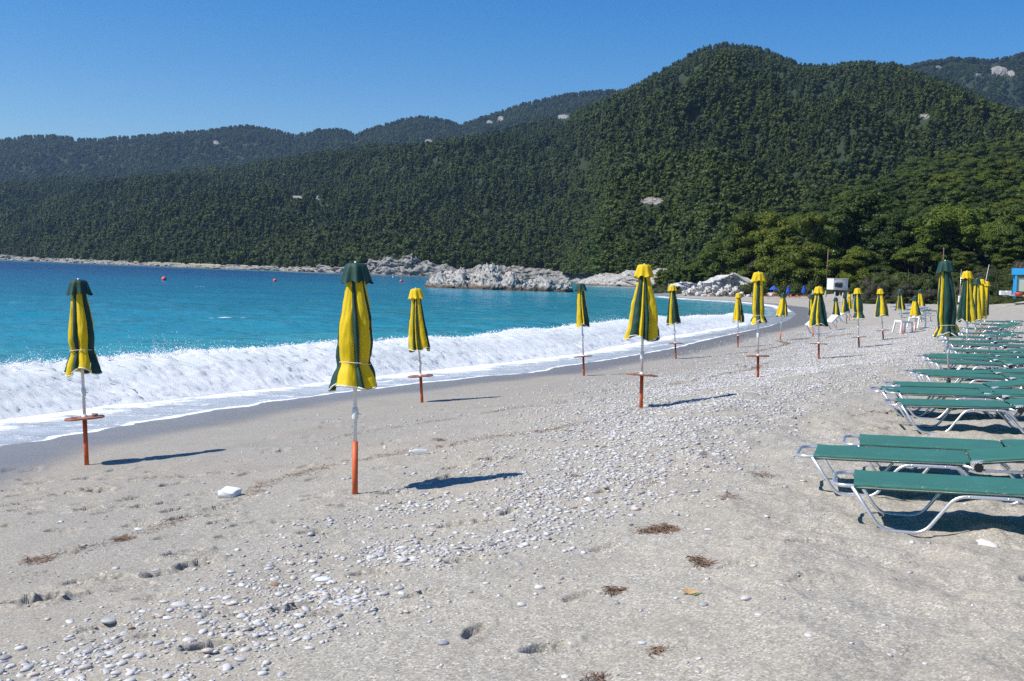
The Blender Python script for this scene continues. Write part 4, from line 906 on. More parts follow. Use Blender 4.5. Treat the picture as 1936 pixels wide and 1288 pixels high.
um((1537, 637), (1534, 557), 597, None, 'G', 'cone', [('G', .2), ('Y', .4), ('G', .4)], .20, 'small green capped umbrella half hidden behind the broad green sided one', tube_top=620)
um((1581, 623), (1580, 563), 598, None, 'G', 'cone', [('G', .3), ('Y', .42), ('G', .28)], .22, 'tiny umbrella with dull cap and one yellow stripe right of the white trailer', tube_top=612)
um((1601, 612), (1597, 558), 591, None, 'G', 'cone', [('Y', .2), ('G', .8)], .26, 'tiny mostly green umbrella in the far group')
um((1606, 607), (1606, 557), 584, None, 'Y', 'cone', [('Y', .3), ('G', .1), ('Y', .3), ('G', .1), ('Y', .2)], .24, 'tiny mostly yellow umbrella with yellow cap in the far group')
um((1624, 657), (1621, 546), 602, 637, 'Y', 'tied', [('G', .3), ('Y', .28), ('G', .42)], .22, 'green umbrella with yellow cap and middle stripe, bulging and gathered low down', waist=592)
um((1670, 643), (1664, 547), 598, 625, 'Y', 'cone', [('G', .35), ('Y', .5), ('G', .15)], .27, 'yellow capped umbrella with grey green left side, alone on the white pebbles')
um((1707, 632), (1701, 549), 586, None, 'G', 'cone', [('G', .12), ('Y', .12), ('G', .4), ('Y', .2), ('G', .16)], .22, 'green capped umbrella with two thin yellow stripes before the red sign', tube_top=618)
um((1731, 625), (1730, 561), 597, None, 'G', 'cone', [('Y', .8), ('G', .2)], .25, 'short yellow umbrella over a white plastic table', tube_top=612)
um((1742, 610), (1740, 548), 580, None, 'G', 'cone', [('Y', .25), ('G', .12), ('Y', .5), ('G', .13)], .22, 'farther yellow umbrella just behind the short yellow one', tube_top=600)
um((1795, 731), (1787, 495), 631, 707, 'G', 'tied', [('G', .08), ('Y', .17), ('G', .75)], .215, 'big tied dark green umbrella with one yellow stripe, first in the lounger row', waist=615)
um((1829, 672), (1828, 514), 607, 660, 'Y', 'cone', [('G', .48), ('Y', .12), ('G', .12), ('Y', .28)], .235, 'yellow capped umbrella with green left half directly behind the big dark green one')
um((1844, 644), (1847, 528), 607, None, 'G', 'cone', [('Y', .3), ('G', .3), ('Y', .4)], .19, 'green capped umbrella squeezed between its two neighbours in the lounger row', tube_top=632)
um((1853, 630), (1857, 529), 600, None, 'Y', 'cone', [('Y', .75), ('G', .1), ('Y', .15)], .23, 'wide yellow umbrella third from last in the lounger row', tube_top=620)
um((1861, 626), (1866, 533), 597, None, 'Y', 'cone', [('Y', .8), ('G', .2)], .17, 'narrow yellow umbrella at the back of the lounger row beside the red pipe', tube_top=617)
# cup left on the tray of the far left umbrella
o0, p0, D0, L0, zt0 = U[0]
mb = MB(); mb.lathe([(0.0, 0.0), (0.030, 0.0), (0.041, 0.035), (0.036, 0.035), (0.027, 0.006), (0, 0.006)], 20)
cup = mb.build('cup', simple('grey_clay', (0.30, 0.27, 0.24), 0.7)); q = o0.matrix_world @ Vector((0.115, -0.05, zt0+0.009)); cup.location = q
tag(cup, 'small grey cup left on the tray of the far left umbrella', 'cup')

# ------------------------------------------------------------------ sun loungers
def lounger_meshes(beta, short=False):
    z = 0.30; w = 0.285; out = {}
    def tube_mesh(pts, r=0.0135, n=7, rad=0.06): mb = MB(); mb.tube(round_path(pts, rad), r, n, flat=0.75); return mb.mesh('tube')
    xe = 1.22
    parts = []
    mb = MB(); mb.tube(round_path([(xe, -w, z), (0.03, -w, z), (-0.02, -w*0.8, z), (-0.02, w*0.8, z), (0.03, w, z), (xe, w, z)], 0.08, 6), 0.0135, 8); parts.append(('bed_frame', mb, 'alu'))
    for sgn in (-1, 1):
        y = sgn*(w+0.012)
        mb = MB(); mb.tube(round_path([(0.10, y, z-0.005), (0.29, y, 0.012), (0.56, y, 0.006), (0.76, y, z-0.03), (1.18, y, z-0.03), (1.28, y, z-0.14)], 0.075, 5), 0.0125, 8); parts.append(('leg', mb, 'alu'))
        mb = MB(); mb.tube(round_path([(1.16, y-sgn*0.026, z-0.032), (1.38, y-sgn*0.026, 0.008), (1.58, y-sgn*0.026, 0.008), (1.78, y-sgn*0.026, z-0.05)], 0.06, 5), 0.0125, 8); parts.append(('leg', mb, 'alu'))
        mb = MB(); mb.tube([(xe-0.02, sgn*w, z-0.01), (1.30, sgn*w, z-0.045), (1.76, sgn*w, z-0.045)], 0.0125, 8); parts.append(('rear_rail', mb, 'alu'))
        mb = MB(); R = Matrix.Rotation(PI/2, 3, 'X')
        v = []; 
        for yy in (-0.012, 0.012):
            for a in range(16): v.append((1.31+0.032*math.cos(a*PI/8)*(1+0.12*(a % 2)), sgn*(w+0.028)+yy, z-0.022+0.032*math.sin(a*PI/8)*(1+0.12*(a % 2))))
        f = [tuple(range(15, -1, -1)), tuple(range(16, 32))]+[(a, (a+1) % 16, 16+(a+1) % 16, 16+a) for a in range(16)]
        mb.add(v, f); parts.append(('ratchet', mb, 'black'))
        for xx in (0.84, 1.08):
            mb = MB(); mb.lathe([(0, 0.004), (0.008, 0.003), (0.009, 0)], 8); mb.v = [(a+xx, -sgn*0+y+sgn*(0.010+c), z-0.03+b_) for a, b_, c in mb.v]; parts.append(('rivet', mb, 'alu'))
    mb = MB(); mb.tube([(0.295, -w-0.01, 0.15), (0.295, w+0.01, 0.15)], 0.010, 6); parts.append(('cross_bar', mb, 'alu')) if False else None
    # back frame and cloth
    cb, sb = math.cos(beta), math.sin(beta); Lb = 0.80
    def bk(u, y, h=0): return (xe+0.045+u*cb-h*sb, y, z+0.012+u*sb+h*cb)
    mb = MB(); mb.tube(round_path([bk(0, -w), bk(Lb, -w), bk(Lb+0.07, -w*0.5), bk(Lb+0.07, w*0.5), bk(Lb, w), bk(0, w)], 0.12, 6), 0.0135, 8); parts.append(('back_frame', mb, 'alu'))
    if beta > 0.05:
        for sgn in (-1, 1):
            mb = MB(); mb.tube([bk(0.42, sgn*(w-0.03), -0.01), (1.62, sgn*(w-0.03), z-0.05)], 0.009, 6); parts.append(('prop_bar', mb, 'black'))
    def cloth(x0, x1, f, narrow0=False, narrow1=False):
        nx, ny = 30, 25; X_ = np.linspace(x0, x1, nx); v = []
        for x in X_:
            e0, e1 = (x-x0), (x1-x)
            for j in range(ny):
                u = -1+2*j/(ny-1); a = abs(u)
                nar = 1-(0.10*math.exp(-e0/0.035) if narrow0 else 0)-(0.10*math.exp(-e1/0.035) if narrow1 else 0)
                if a > 0.86:
                    t_ = (a-0.86)/0.14; ang = t_*PI*1.05; yy = (w+0.020*math.sin(ang)); hh = 0.021*math.cos(ang)-0.001-0.004*t_
                else: yy = w*a/0.86; hh = 0.020-0.022*(1-(a/0.86)**2)*(0.6+0.4*math.sin(PI*(x-x0)/(x1-x0)))
                hh += 0.003*math.sin(x*31+u*5)*math.exp(-min(e0, e1)/0.1)
                v.append(f(x, math.copysign(yy*nar, u), hh))
        me = grid_mesh('cloth', np.array(v).reshape(nx, ny, 3)); return me
    parts.append(('seat_cloth', cloth(0.11, xe+0.035, lambda x, y, h: (x, y, z+h+0.004), False, True), 'lounge'))
    parts.append(('back_cloth', cloth(0.0, Lb-0.05, lambda x, y, h: bk(x, y, h+0.004), True, False), 'lounge'))
    return parts
def make_lounger(beta, cloth='lounge'):
    o = empty('sun_lounger', (0, 0, 0))
    for nm, mb, mt in lounger_meshes(beta):
        mt = cloth if mt == 'lounge' else mt
        if isinstance(mb, MB): mb.build(nm, M[mt], o)
        else: link(nm, mb, o, mat=M[mt])
    return o
lp = {'flat': make_lounger(0.015), 'low': make_lounger(math.radians(7)), 'up': make_lounger(math.radians(16)), 'blue': make_lounger(math.radians(35), 'blue_cloth'), 'blueflat': make_lounger(0.02, 'blue_cloth')}
used = set()
def lounger(kind, fx, fy, yaw, label, group='green sun loungers in rows on the upper beach', dz=0.30):
    Dd = np.exp(np.linspace(math.log(5), math.log(220), 3000)); d_ = ray(fx, fy)/FPX; X_, Y_, Z_ = d_[0]*Dd, d_[1]*Dd, d_[2]*Dd+EYE
    hz_ = 0.5*(beach_z(X_+0.45, Y_)+beach_z(X_+0.6, Y_+0.5))-0.03; i_ = int(np.argmax(Z_ < hz_+dz-0.03)); p = np.array([X_[i_], Y_[i_], 0.0])
    src = lp[kind]
    o = src if kind not in used else copy_tree(src); used.add(kind)
    a = math.radians(yaw); off = Vector((0, -0.285, 0)); off.rotate(Euler((0, 0, a)))
    o.location = Vector(p)-off; o.rotation_euler = (0, 0, a); tag(o, label, 'sun lounger', group)
    # lay it along the local slope of the sand
    x1 = p[0]+1.5*math.cos(a); y1 = p[1]+1.5*math.sin(a); h1 = beach_z(np.array([p[0]+.4*math.cos(a), x1]), np.array([p[1]+.4*math.sin(a), y1]))
    o.rotation_euler = (0, -math.atan2(float(h1[1]-h1[0]), 1.1)*0.8, a)
    o.location.z = float(h1[0])-0.004 - 0.4*math.tan(math.atan2(float(h1[1]-h1[0]), 1.1)*0.8)
    return o
LG = [('flat', 1584, 933, -17, 'nearest green lounger, frontmost at the right edge'), ('low', 1513, 868, -18, 'second nearest green lounger with its backrest a little raised, reaching furthest left'), ('flat', 1601, 847, -17, 'flat green lounger just behind the two nearest ones'),
      ('low', 1688, 773, -11, 'frontmost lounger of the second cluster, standing beyond the bare sand'), ('flat', 1684, 752, -11, 'flat lounger second from the front in the second cluster'), ('flat', 1654, 748, -14, 'lounger of the second cluster whose foot sticks out furthest left'), ('low', 1686, 735, -10, 'lounger with dark backrest joint right behind the base of the big green umbrella'),
      ('flat', 1739, 718, -10, 'lounger passing directly below the brown tray of the big green umbrella'), ('flat', 1722, 710, -12, 'lounger just behind the brown tray of the big green umbrella'), ('low', 1758, 693, -11, 'front lounger of the third cluster above the brown tray'), ('flat', 1743, 683, -10, 'lounger of the third cluster reaching furthest left'), ('flat', 1756, 677, -12, 'rear lounger of the third cluster'),
      ('low', 1796, 668, -10, 'front lounger of the fourth cluster beside the second pole'), ('flat', 1790, 656, -12, 'middle lounger of the fourth cluster'), ('flat', 1782, 650, -9, 'rear lounger of the fourth cluster'), ('low', 1780, 640, -10, 'front lounger of the fifth cluster below the hem of the big green umbrella'), ('flat', 1812, 633, -11, 'lounger of the fifth cluster behind the third pole'),
      ('up', 1822, 624, 0, 'lounger with raised back behind the fifth cluster'), ('flat', 1836, 615, 1, 'second last green lounger of the row'), ('flat', 1856, 610, 1, 'last green lounger of the row by the bare sand'), ('low', 1704, 594, 2, 'far green lounger left of the small white tables'), ('flat', 1742, 589, 3, 'far green lounger behind the short yellow umbrella')]
for k_, x, y, yaw, lab in LG: lounger(k_, x, y, yaw, lab)
for k_, x, y, yaw, lab in [('blue', 1634, 561, 20, 'leftmost blue lounger with raised back at the foot of the scrub'), ('blue', 1644, 559.5, 20, 'second blue lounger with raised back at the foot of the scrub'), ('blue', 1672, 560, 20, 'third blue lounger with raised back, right of the yellow capped umbrella'),
                     ('blueflat', 1687, 581, 5, 'flat blue lounger left of the green capped umbrella with two stripes'), ('blueflat', 1706, 587, 5, 'flat blue lounger below that umbrella'), ('blueflat', 1712, 565, 5, 'flat blue lounger beside the red sign')]:
    lounger(k_, x, y, yaw, lab, 'blue sun loungers on the far upper beach')

# ------------------------------------------------------------------ small white plastic tables
def make_table():
    o = empty('plastic_table', (0, 0, 0)); mb = MB(); mb.box((0, 0, 0.405), (0.44, 0.44, 0.028), b=0.03); mb.build('table_top', M['white_plastic'], o)
    for sx in (-1, 1):
        for sy in (-1, 1):
            mb = MB(); mb.box((0, 0, -0.195), (0.05, 0.05, 0.40), b=0.008); lg = mb.build('leg', M['white_plastic'], o); lg.location = (sx*0.185, sy*0.185, 0.39); lg.rotation_euler = (sy*0.09, -sx*0.09, 0)
    mb = MB()
    for s_ in (-1, 1): mb.box((s_*0.205, 0, 0.375), (0.012, 0.36, 0.035)); mb.box((0, s_*0.205, 0.375), (0.36, 0.012, 0.035))
    mb.build('apron', M['white_plastic'], o); return o
tb = make_table(); first = True
for x, y, tilt, yaw, lab in [(1546, 632, 42, 15, 'white plastic table tipped over against the half hidden umbrella'), (1583, 624, 44, 20, 'white plastic table tipped on its side beside the tiny umbrella'), (1600, 612, 30, 10, 'white plastic table lying tipped behind the bulging umbrella'),
                             (1706, 631, 4, 15, 'upright white plastic table below the green capped umbrella with two stripes'), (1732, 623, 10, 35, 'upright white plastic table below the short yellow umbrella'), (1745, 609, 2, 10, 'farthest white plastic table beneath the farther yellow umbrella')]:
    p, D = ground(x, y); o = tb if first else copy_tree(tb); first = False; o.location = (p[0], p[1], p[2]+(0.20 if tilt > 20 else 0)); o.rotation_euler = (0, math.radians(-tilt if tilt > 20 else tilt), math.radians(yaw)); tag(o, lab, 'plastic table', 'small white plastic tables')
    o.scale = (1.25, 1.25, 1.25)

# ------------------------------------------------------------------ far parasols, white furled ones, beach beds at the far end
def furled(px, py, ytop, mat, label, cat='parasol', group=None, r=0.13, stripe=None, name='furled_parasol'):
    p, D = ground(px, py); Ht = (py-ytop)/FPX*D; o = empty(name, tuple(p)); tag(o, label, cat, group)
    mb = MB(); mb.tube([(0, 0, -0.1), (0, 0, Ht*0.98)], 0.02, 8); mb.build('pole', M['white_pole'], o)
    n = 24; th = np.linspace(0, 2*PI, n, endpoint=False); s = np.linspace(0, 1, 10); S_, T_ = np.meshgrid(s, th, indexing='ij')
    R = np.interp(S_, [0, .08, .14, .2, .75, 1], [0.02, r*0.45, r*0.6, r*0.45, r, r*0.85])*(1+0.15*np.sin(6*T_+4*S_)); z = Ht*(1-S_*0.62)
    me = grid_mesh('canopy', np.stack([R*np.cos(T_), R*np.sin(T_), z], -1), wrap=True)
    c = link('canopy', me, o); me.materials.append(mat)
    if stripe:
        me.materials.append(stripe); k = len(me.polygons); me.polygons.foreach_set('material_index', [((j % n)//3) % 2 for j in range(k)])
    return o
M['offwhite'] = make_fabric('off_white_canvas', (0.62, 0.58, 0.54)); M['blue'] = make_fabric('blue_canvas', (0.03, 0.10, 0.50)); M['coral'] = make_fabric('coral_canvas', (0.70, 0.19, 0.10)); M['orange'] = make_fabric('orange_canvas', (0.80, 0.27, 0.12)); M['pinkred'] = make_fabric('pale_red_canvas', (0.62, 0.20, 0.17))
ord_ = ['first', 'second', 'third', 'fourth', 'fifth', 'sixth']
for j, (x, y, yt) in enumerate([(1535, 584, 548), (1560, 570, 549), (1577, 586, 552), (1592, 588, 553), (1602, 578, 554), (1610, 580, 555)]):
    furled(x, y, yt, M['offwhite'], ['furled white parasol behind the half hidden green capped umbrella', 'furled white parasol standing alone below the white trailer', 'furled white parasol above the tiny one striped umbrella', 'furled white parasol left of the tiny mostly green umbrella', 'furled white parasol just left of the bulging green umbrella', 'furled white parasol touching the bulging green umbrella'][j], group='furled white parasols on the far beach', r=0.16)
furled(1489.5, 564, 541, M['blue'], 'left furled blue parasol at the far end of the beach', group='blue parasols', r=0.36)
furled(1519, 564, 540.5, M['blue'], 'right furled blue parasol at the far end of the beach', group='blue parasols', r=0.38)
for j, (x, y) in enumerate([(1264, 556), (1268, 557), (1271.5, 556.5), (1275.5, 557)]):
    p = at(x, y, 195); furl = furled(x, y-0.0, y-20, M['offwhite'], ['leftmost', 'second', 'third', 'rightmost'][j]+' furled pale red striped parasol on the gravel spit', group='striped parasols on the gravel spit', r=0.20, stripe=M['pinkred'])
furled(1322.5, 556, 540, M['offwhite'], 'furled pale red striped parasol among the white rocks', group='striped parasols on the gravel spit', r=0.24, stripe=M['pinkred'])
def open_parasol(px, py, ytop, wpx, mat, label, drop=0.3):
    p, D = ground(px, py); Ht = (py-ytop)/FPX*D; R = wpx/2/FPX*D; o = empty('open_parasol', tuple(p)); tag(o, label, 'parasol')
    mb = MB(); mb.tube([(0, 0, -0.1), (0, 0, Ht)], 0.025, 8); mb.build('pole', M['white_pole'], o)
    n = 8; v = [(0, 0, Ht)]; dz = Ht*drop
    for r_, z_ in ((0.5, 0.42), (1.0, 1.0), (1.0, 1.14)):
        v += [(R*r_*math.cos(2*PI*a/n), R*r_*math.sin(2*PI*a/n), Ht-dz*z_) for a in range(n)]
    f = [(0, 1+a, 1+(a+1) % n) for a in range(n)]+[(1+q*n+a, 1+(q+1)*n+a, 1+(q+1)*n+(a+1) % n, 1+q*n+(a+1) % n) for q in range(2) for a in range(n)]
    mb = MB(); mb.add(v, f); mb.build('canopy', mat, o); return o
open_parasol(1462, 565, 540, 17, M['blue'], 'open blue parasol standing at the far end of the beach')
open_parasol(1343, 557, 540.5, 15, M['orange'], 'open orange parasol among the white rocks', 0.45)
def beach_bed(px, py, w, up, label, mat='coral'):
    p, D = ground(px, py); k = D/FPX; L = w*k; o = empty('beach_bed', tuple(p), random.uniform(-0.3, 0.3)); tag(o, label, 'beach bed', 'orange beach beds at the far end')
    mb = MB(); mb.box((0, 0, 0.34), (L, 0.65, 0.10), b=0.03); mb.build('mattress', M[mat], o)
    mb = MB(); mb.box((0, 0, 0.35), (L*0.5, 0.62, 0.10), b=0.03, rot=Matrix.Rotation(-up, 3, 'Y')); q = mb.build('backrest', M[mat], o); q.location = (L*0.42, 0, 0.05)
    for sx in (-1, 1):
        for sy in (-1, 1):
            mb = MB(); mb.box((sx*L*0.4, sy*0.27, 0.15), (0.04, 0.04, 0.32)); mb.build('leg', M['white_plastic'], o)
for x, y, w, u, lab in [(1457, 563.5, 12, 1.0, 'orange beach bed left of the open blue parasol'), (1467, 563.5, 10, 0.9, 'orange beach bed right of the open blue parasol'), (1489, 564.5, 12, 1.1, 'orange beach bed below the left furled blue parasol'), (1500, 565, 13, 0.8, 'orange beach bed between the furled blue parasols'),
                        (1508, 565.5, 12, 0.5, 'flat orange beach bed left of the right furled blue parasol'), (1524, 564.5, 12, 0.9, 'orange beach bed right of the right furled blue parasol'), (1449, 564.5, 9, 0.4, 'leftmost flat orange beach bed'), (1340, 561, 8, 0.3, 'flat orange beach bed below the orange parasol')]:
    beach_bed(x, y, w, u, lab)
# ------------------------------------------------------------------ trailer, poles, kiosk
def trailer():
    p, D = gp(1580, 561); k = D/FPX; D = 165; p = at(1582, 560, D); k = D/FPX
    z0 = p[2]; o = empty('food_trailer', tuple(p), math.radians(12)); tag(o, 'white food trailer with an open hatch parked between the bushes', 'trailer')
    w, d, h = 30*k, 2.0, 21*k; zb = 11.5*k
    mt = simple('white_trailer_panel', (0.70, 0.70, 0.68), 0.5, var=0.05)
    mb = MB(); mb.box((0, 0, zb+h/2), (w, d, h), b=0.05); mb.build('body', mt, o)
    mb = MB(); mb.box((0, 0, zb+h+0.03), (w*1.02, d*1.03, 0.06), b=0.02); mb.build('roof', mt, o)
    mb = MB(); mb.box((-w*0.14, -d/2-0.01, zb+h*0.42), (w*0.52, 0.02, h*0.40)); mb.build('hatch_shade_panel', simple('painted_inner_shade', (0.06, 0.075, 0.09), 0.6), o)  # shade inside the hatch painted as a dark slab on the closed body
    mb = MB(); mb.box((-w*0.14, -d/2-0.28, zb+h*0.72), (w*0.54, 0.60, 0.03), rot=Matrix.Rotation(-0.35, 3, 'X')); mb.v = mb.v; q = mb.build('hatch_flap', mt, o)
    mb = MB(); mb.box((-w*0.14, -d/2-0.12, zb+h*0.20), (w*0.52, 0.25, 0.04)); mb.build('counter', M['white_plastic'], o)
    mb = MB(); mb.box((w*0.33, -d/2-0.012, zb+h*0.5), (w*0.02, 0.02, h*0.9)); mb.build('corner_trim', M['alu'], o)
    for s_ in (-1, 1):
        mb = MB(); v = [(s_*w*0.18+0.32*math.cos(a*PI/10), yy, 0.32+0.32*math.sin(a*PI/10)) for yy in (-d/2+0.05, -d/2+0.25) for a in range(20)]
        mb.add(v, [tuple(range(19, -1, -1)), tuple(range(20, 40))]+[(a, (a+1) % 20, 20+(a+1) % 20, 20+a) for a in range(20)]); mb.build('wheel', M['black'], o)
    mb = MB(); mb.box((0, 0, zb-0.08), (w*0.96, d*0.8, 0.16)); mb.build('chassis', M['black'], o)
    mb = MB(); mb.tube([(w*0.5, 0, zb-0.1), (w*0.5+1.0, 0, zb-0.15), (w*0.5+1.0, 0, 0)], 0.04, 6); mb.build('tow_bar', M['black'], o)
trailer()
def pole(name, b, t, D, r, mat, label, extra=None):
    B = at(*b, D); T_ = at(*t, D); o = empty(name, tuple(B)); tag(o, label, 'pole'); mb = MB(); mb.tube([(0, 0, -0.3), tuple(Vector(T_)-Vector(B))], r, 8, r*0.8); mb.build('shaft', mat, o)
    d = Vector(T_)-Vector(B)
    if extra == 'lamp':
        mb = MB(); mb.tube([tuple(d*0.93), tuple(d*0.93+Vector((0.9, 0, 0.1)))], 0.03, 6); mb.build('arm', mat, o); mb = MB(); mb.lathe([(0, 0.08), (0.12, 0.05), (0.15, -0.05), (0, -0.09)], 10, tuple(d*0.93+Vector((0.95, 0, 0.05)))); mb.build('lamp', M['white_plastic'], o)
    if extra == 'box': mb = MB(); mb.box(tuple(d*0.30), (0.16, 0.14, 0.4), b=0.02); mb.build('box', M['white_plastic'], o)
    if extra == 'arms': mb = MB(); mb.box(tuple(d*0.97), (0.9, 0.08, 0.08)); mb.build('crossarm', mat, o)
wood = simple('weathered_wood', (0.17, 0.105, 0.065), 0.85, var=0.3)
pole('utility_pole', (1563, 530), (1566, 471), 200, 0.11, wood, 'brown wooden utility pole rising above the white trailer', 'lamp')
pole('utility_pole', (1781, 540), (1784.5, 468), 150, 0.07, wood, 'thin dark pole just above the big dark green umbrella')
pole('metal_pole', (1813, 590), (1817.5, 509), 70, 0.014, M['alu'], 'thin grey metal pole with a small box left of the yellow capped umbrella', 'box')
pole('metal_pole', (1856, 560), (1870, 500.5), 60, 0.014, M['white_pole'], 'thin white pole leaning right behind the lounger row')
def kiosk():
    D = 112; k = D/FPX; p = at(1917, 559.5, D); z0 = min(p[2], float(beach_z(np.array([p[0]]), np.array([p[1]]))[0])); h = 52*k; o = empty('beach_kiosk', tuple(p), math.radians(-21)); tag(o, 'blue framed beach kiosk with pale green wall at the right edge', 'kiosk')
    bl = simple('bright_blue_paint', (0.025, 0.36, 0.74), 0.45, var=0.05); pg = simple('pale_green_panel', (0.42, 0.50, 0.40), 0.6, var=0.05)
    for x in (0.10, 3.1, 6.1):
        for y in (0, 3.0):
            mb = MB(); mb.box((x, y, h*0.36), (0.20, 0.20, h*0.90), b=0.01); mb.build('post', bl, o)
    mb = MB(); mb.box((3.1, -0.12, h*0.885), (6.6, 0.08, h*0.23)); mb.box((-0.16, 1.5, h*0.885), (0.08, 3.16, h*0.23)); mb.build('fascia', bl, o)
    mb = MB(); mb.box((3.1, 1.5, h*0.99), (6.5, 3.3, 0.06)); mb.build('roof', bl, o)
    for j in range(3):
        mb = MB(); mb.box((0.24+0.98*(2*j+1), 0.10, h*0.42), (1.94, 0.06, h*0.50)); mb.build('wall_panel', pg, o)
    mb = MB(); mb.box((3.1, 1.6, 0.05-0.0), (6.8, 3.6, 0.14)); mb.build('floor_slab', simple('pale_concrete', (0.42, 0.39, 0.34), 0.85), o)
    for x0, lab in ((1893, 'white block left of the blue kiosk, the farther one'), (1904, 'white block touching the left post of the blue kiosk')):
        q = at(x0+2, 558, D-1); mb = MB(); mb.box((0, 0, 0.20), (0.50, 0.45, 0.42), b=0.03); b_ = mb.build('white_block', M['white_plastic'], None, tuple(q)); tag(b_, lab, 'block')
    q = at(1926, 560, D-1.6); mb = MB(); mb.lathe([(0.0, 0.0), (0.30, 0.0), (0.38, 0.1), (0.40, 0.32), (0.30, 0.38), (0, 0.38)], 18); b_ = mb.build('red_tub', simple('faded_red_plastic', (0.42, 0.05, 0.03), 0.5), None, tuple(q)); tag(b_, 'low red tub in front of the kiosk wall', 'tub')
kiosk()
a, _ = ground(1868, 574); c, _ = ground(1896, 565.5); mb = MB(); mb.tube([(0, 0, 0.10), tuple(Vector(c)-Vector(a)+Vector((0, 0, 0.05)))], 0.13, 10)
q = mb.build('red_pipe', simple('red_pipe_paint', (0.42, 0.055, 0.045), 0.5), None, tuple(a)); tag(q, 'long red pipe lying on the sand below the kiosk', 'pipe')
p, D = ground(1709, 566); o = empty('red_sign', tuple(p)); tag(o, 'small red sign on a post at the foot of the scrub', 'sign'); hgt = 15/FPX*D
mb = MB(); mb.tube([(0, 0, 0), (0, 0, hgt)], 0.03, 6); mb.build('post', wood, o); mb = MB(); mb.lathe([(0.0, 0.0), (0.0, 0.0)], 4)
mb = MB(); R_ = 4.6/FPX*D/1.2; v = [(R_*math.cos(a*PI/8), yy, hgt-R_*0.6+R_*math.sin(a*PI/8)*1.3) for yy in (-0.05, -0.02) for a in range(16)]; mb.add(v, [tuple(range(15, -1, -1)), tuple(range(16, 32))]+[(a, (a+1) % 16, 16+(a+1) % 16, 16+a) for a in range(16)]); mb.build('sign_plate', simple('sign_red', (0.40, 0.03, 0.025), 0.5), o)
# buoys
bu = simple('buoy_red', (0.75, 0.09, 0.10), 0.4, var=0.05)
for x, y, r_, lab in [(310, 528, 5.6, 'red buoy floating left of the tallest umbrella, the leftmost'), (519.5, 531, 4.2, 'red buoy floating just left of the tallest umbrella'), (758.5, 532, 3.6, 'red buoy floating right of the tallest umbrella'), (743, 524.5, 1.8, 'tiny white buoy near the cliffs')]:
    yh = 487+0.035*x; D = FPX*EYE/(y+r_*0.4-yh); p = at(x, y, D); k = r_/2*D/FPX*1.7; mb = MB(); mb.lathe([(0.0, -1), (0.5, -0.86), (0.86, -0.5), (1, 0), (0.86, 0.5), (0.5, 0.86), (0.16, 1.0), (0.12, 1.15), (0, 1.18)], 16)
    mb.v = [(a*k, b_*k, c*k) for a, b_, c in mb.v]; q = mb.build('buoy', bu if 'white' not in lab else M['white_plastic'], None, tuple(p)); tag(q, lab, 'buoy', 'buoys in the bay')

# ------------------------------------------------------------------ pebbles
M_peb, nt, b, _ = nodes('pebble_stone')
oi = nt.nodes.new('ShaderNodeObjectInfo'); pn = noise(nt, 3.0, 4, 0.6)
pc = ramp(nt, oi.outputs['Random'], [(0.0, (0.62, 0.61, 0.59)), (0.22, (0.50, 0.49, 0.47)), (0.40, (0.66, 0.65, 0.62)), (0.55, (0.36, 0.36, 0.37)), (0.68, (0.54, 0.53, 0.52)), (0.78, (0.24, 0.25, 0.27)), (0.86, (0.46, 0.43, 0.37)), (0.93, (0.58, 0.50, 0.44)), (0.975, (0.13, 0.13, 0.14)), (1.0, (0.26, 0.15, 0.09))])
pc = mixc(nt, mapr(nt, pn, 0.4, 0.7, 0, 0.25), pc, (0.40, 0.39, 0.37))
nt.links.new(pc, b.inputs['Base Color']); b.inputs['Roughness'].default_value = 0.62
def peb_mesh(seed, sub):
    v, f = IC2 if sub else IC1; r = np.random.default_rng(seed)
    q = v*np.array([1.0, r.uniform(0.6, 0.85), r.uniform(0.26, 0.42)]); q = q*(1+0.14*fbm(v[:, 0]*1.1+seed*3, v[:, 1]*1.1, v[:, 2], 2))[:, None]
    me = raw_mesh('pebble', q, f, True); me.materials.append(M_peb); return me
PB = [peb_mesh(s, True) for s in range(8)]; PS = [peb_mesh(s+20, False) for s in range(5)]
Ncand = 1300000
Yc = np.exp(rng.uniform(math.log(4.3), math.log(60), Ncand)); Xc = rng.uniform(-0.52, 0.55, Ncand)*Yc; Sc = sdf(Xc, Yc)
cl = fbm(Xc*1.3, Yc*1.3, 3, 3); cl2 = fbm(Xc*0.45, Yc*0.45, 8, 3)
far_ = sstep(14, 26, Yc)
c0 = np.interp(Yc, [4.3, 5.7, 7, 9, 11, 14, 24, 41, 60], [4.9, 5.7, 6.6, 7.6, 8.4, 9.0, 8.3, 7.6, 7.5])+0.30*cl2; wdt = np.interp(Yc, [4, 7, 9, 14, 24, 41], [0.75, 0.9, 1.15, 1.5, 2.5, 4.0])
dens = np.exp(-((Sc-c0)/wdt)**2)*np.clip(0.62+0.9*cl+0.4*cl2, 0.03, 1.0)*1150
dens += np.exp(-((Sc-4.6)/0.9)**2)*np.clip(0.3+0.8*cl, 0, 1)*70 + 10*sstep(2.2, 3.6, Sc) + 14*sstep(5, 6, Sc)*(1-sstep(9, 10.5, Sc))
dens *= np.where(Sc > 10.5+3*far_, 0.35, 1)*np.where(Sc < 0.8, 0.0, 1)
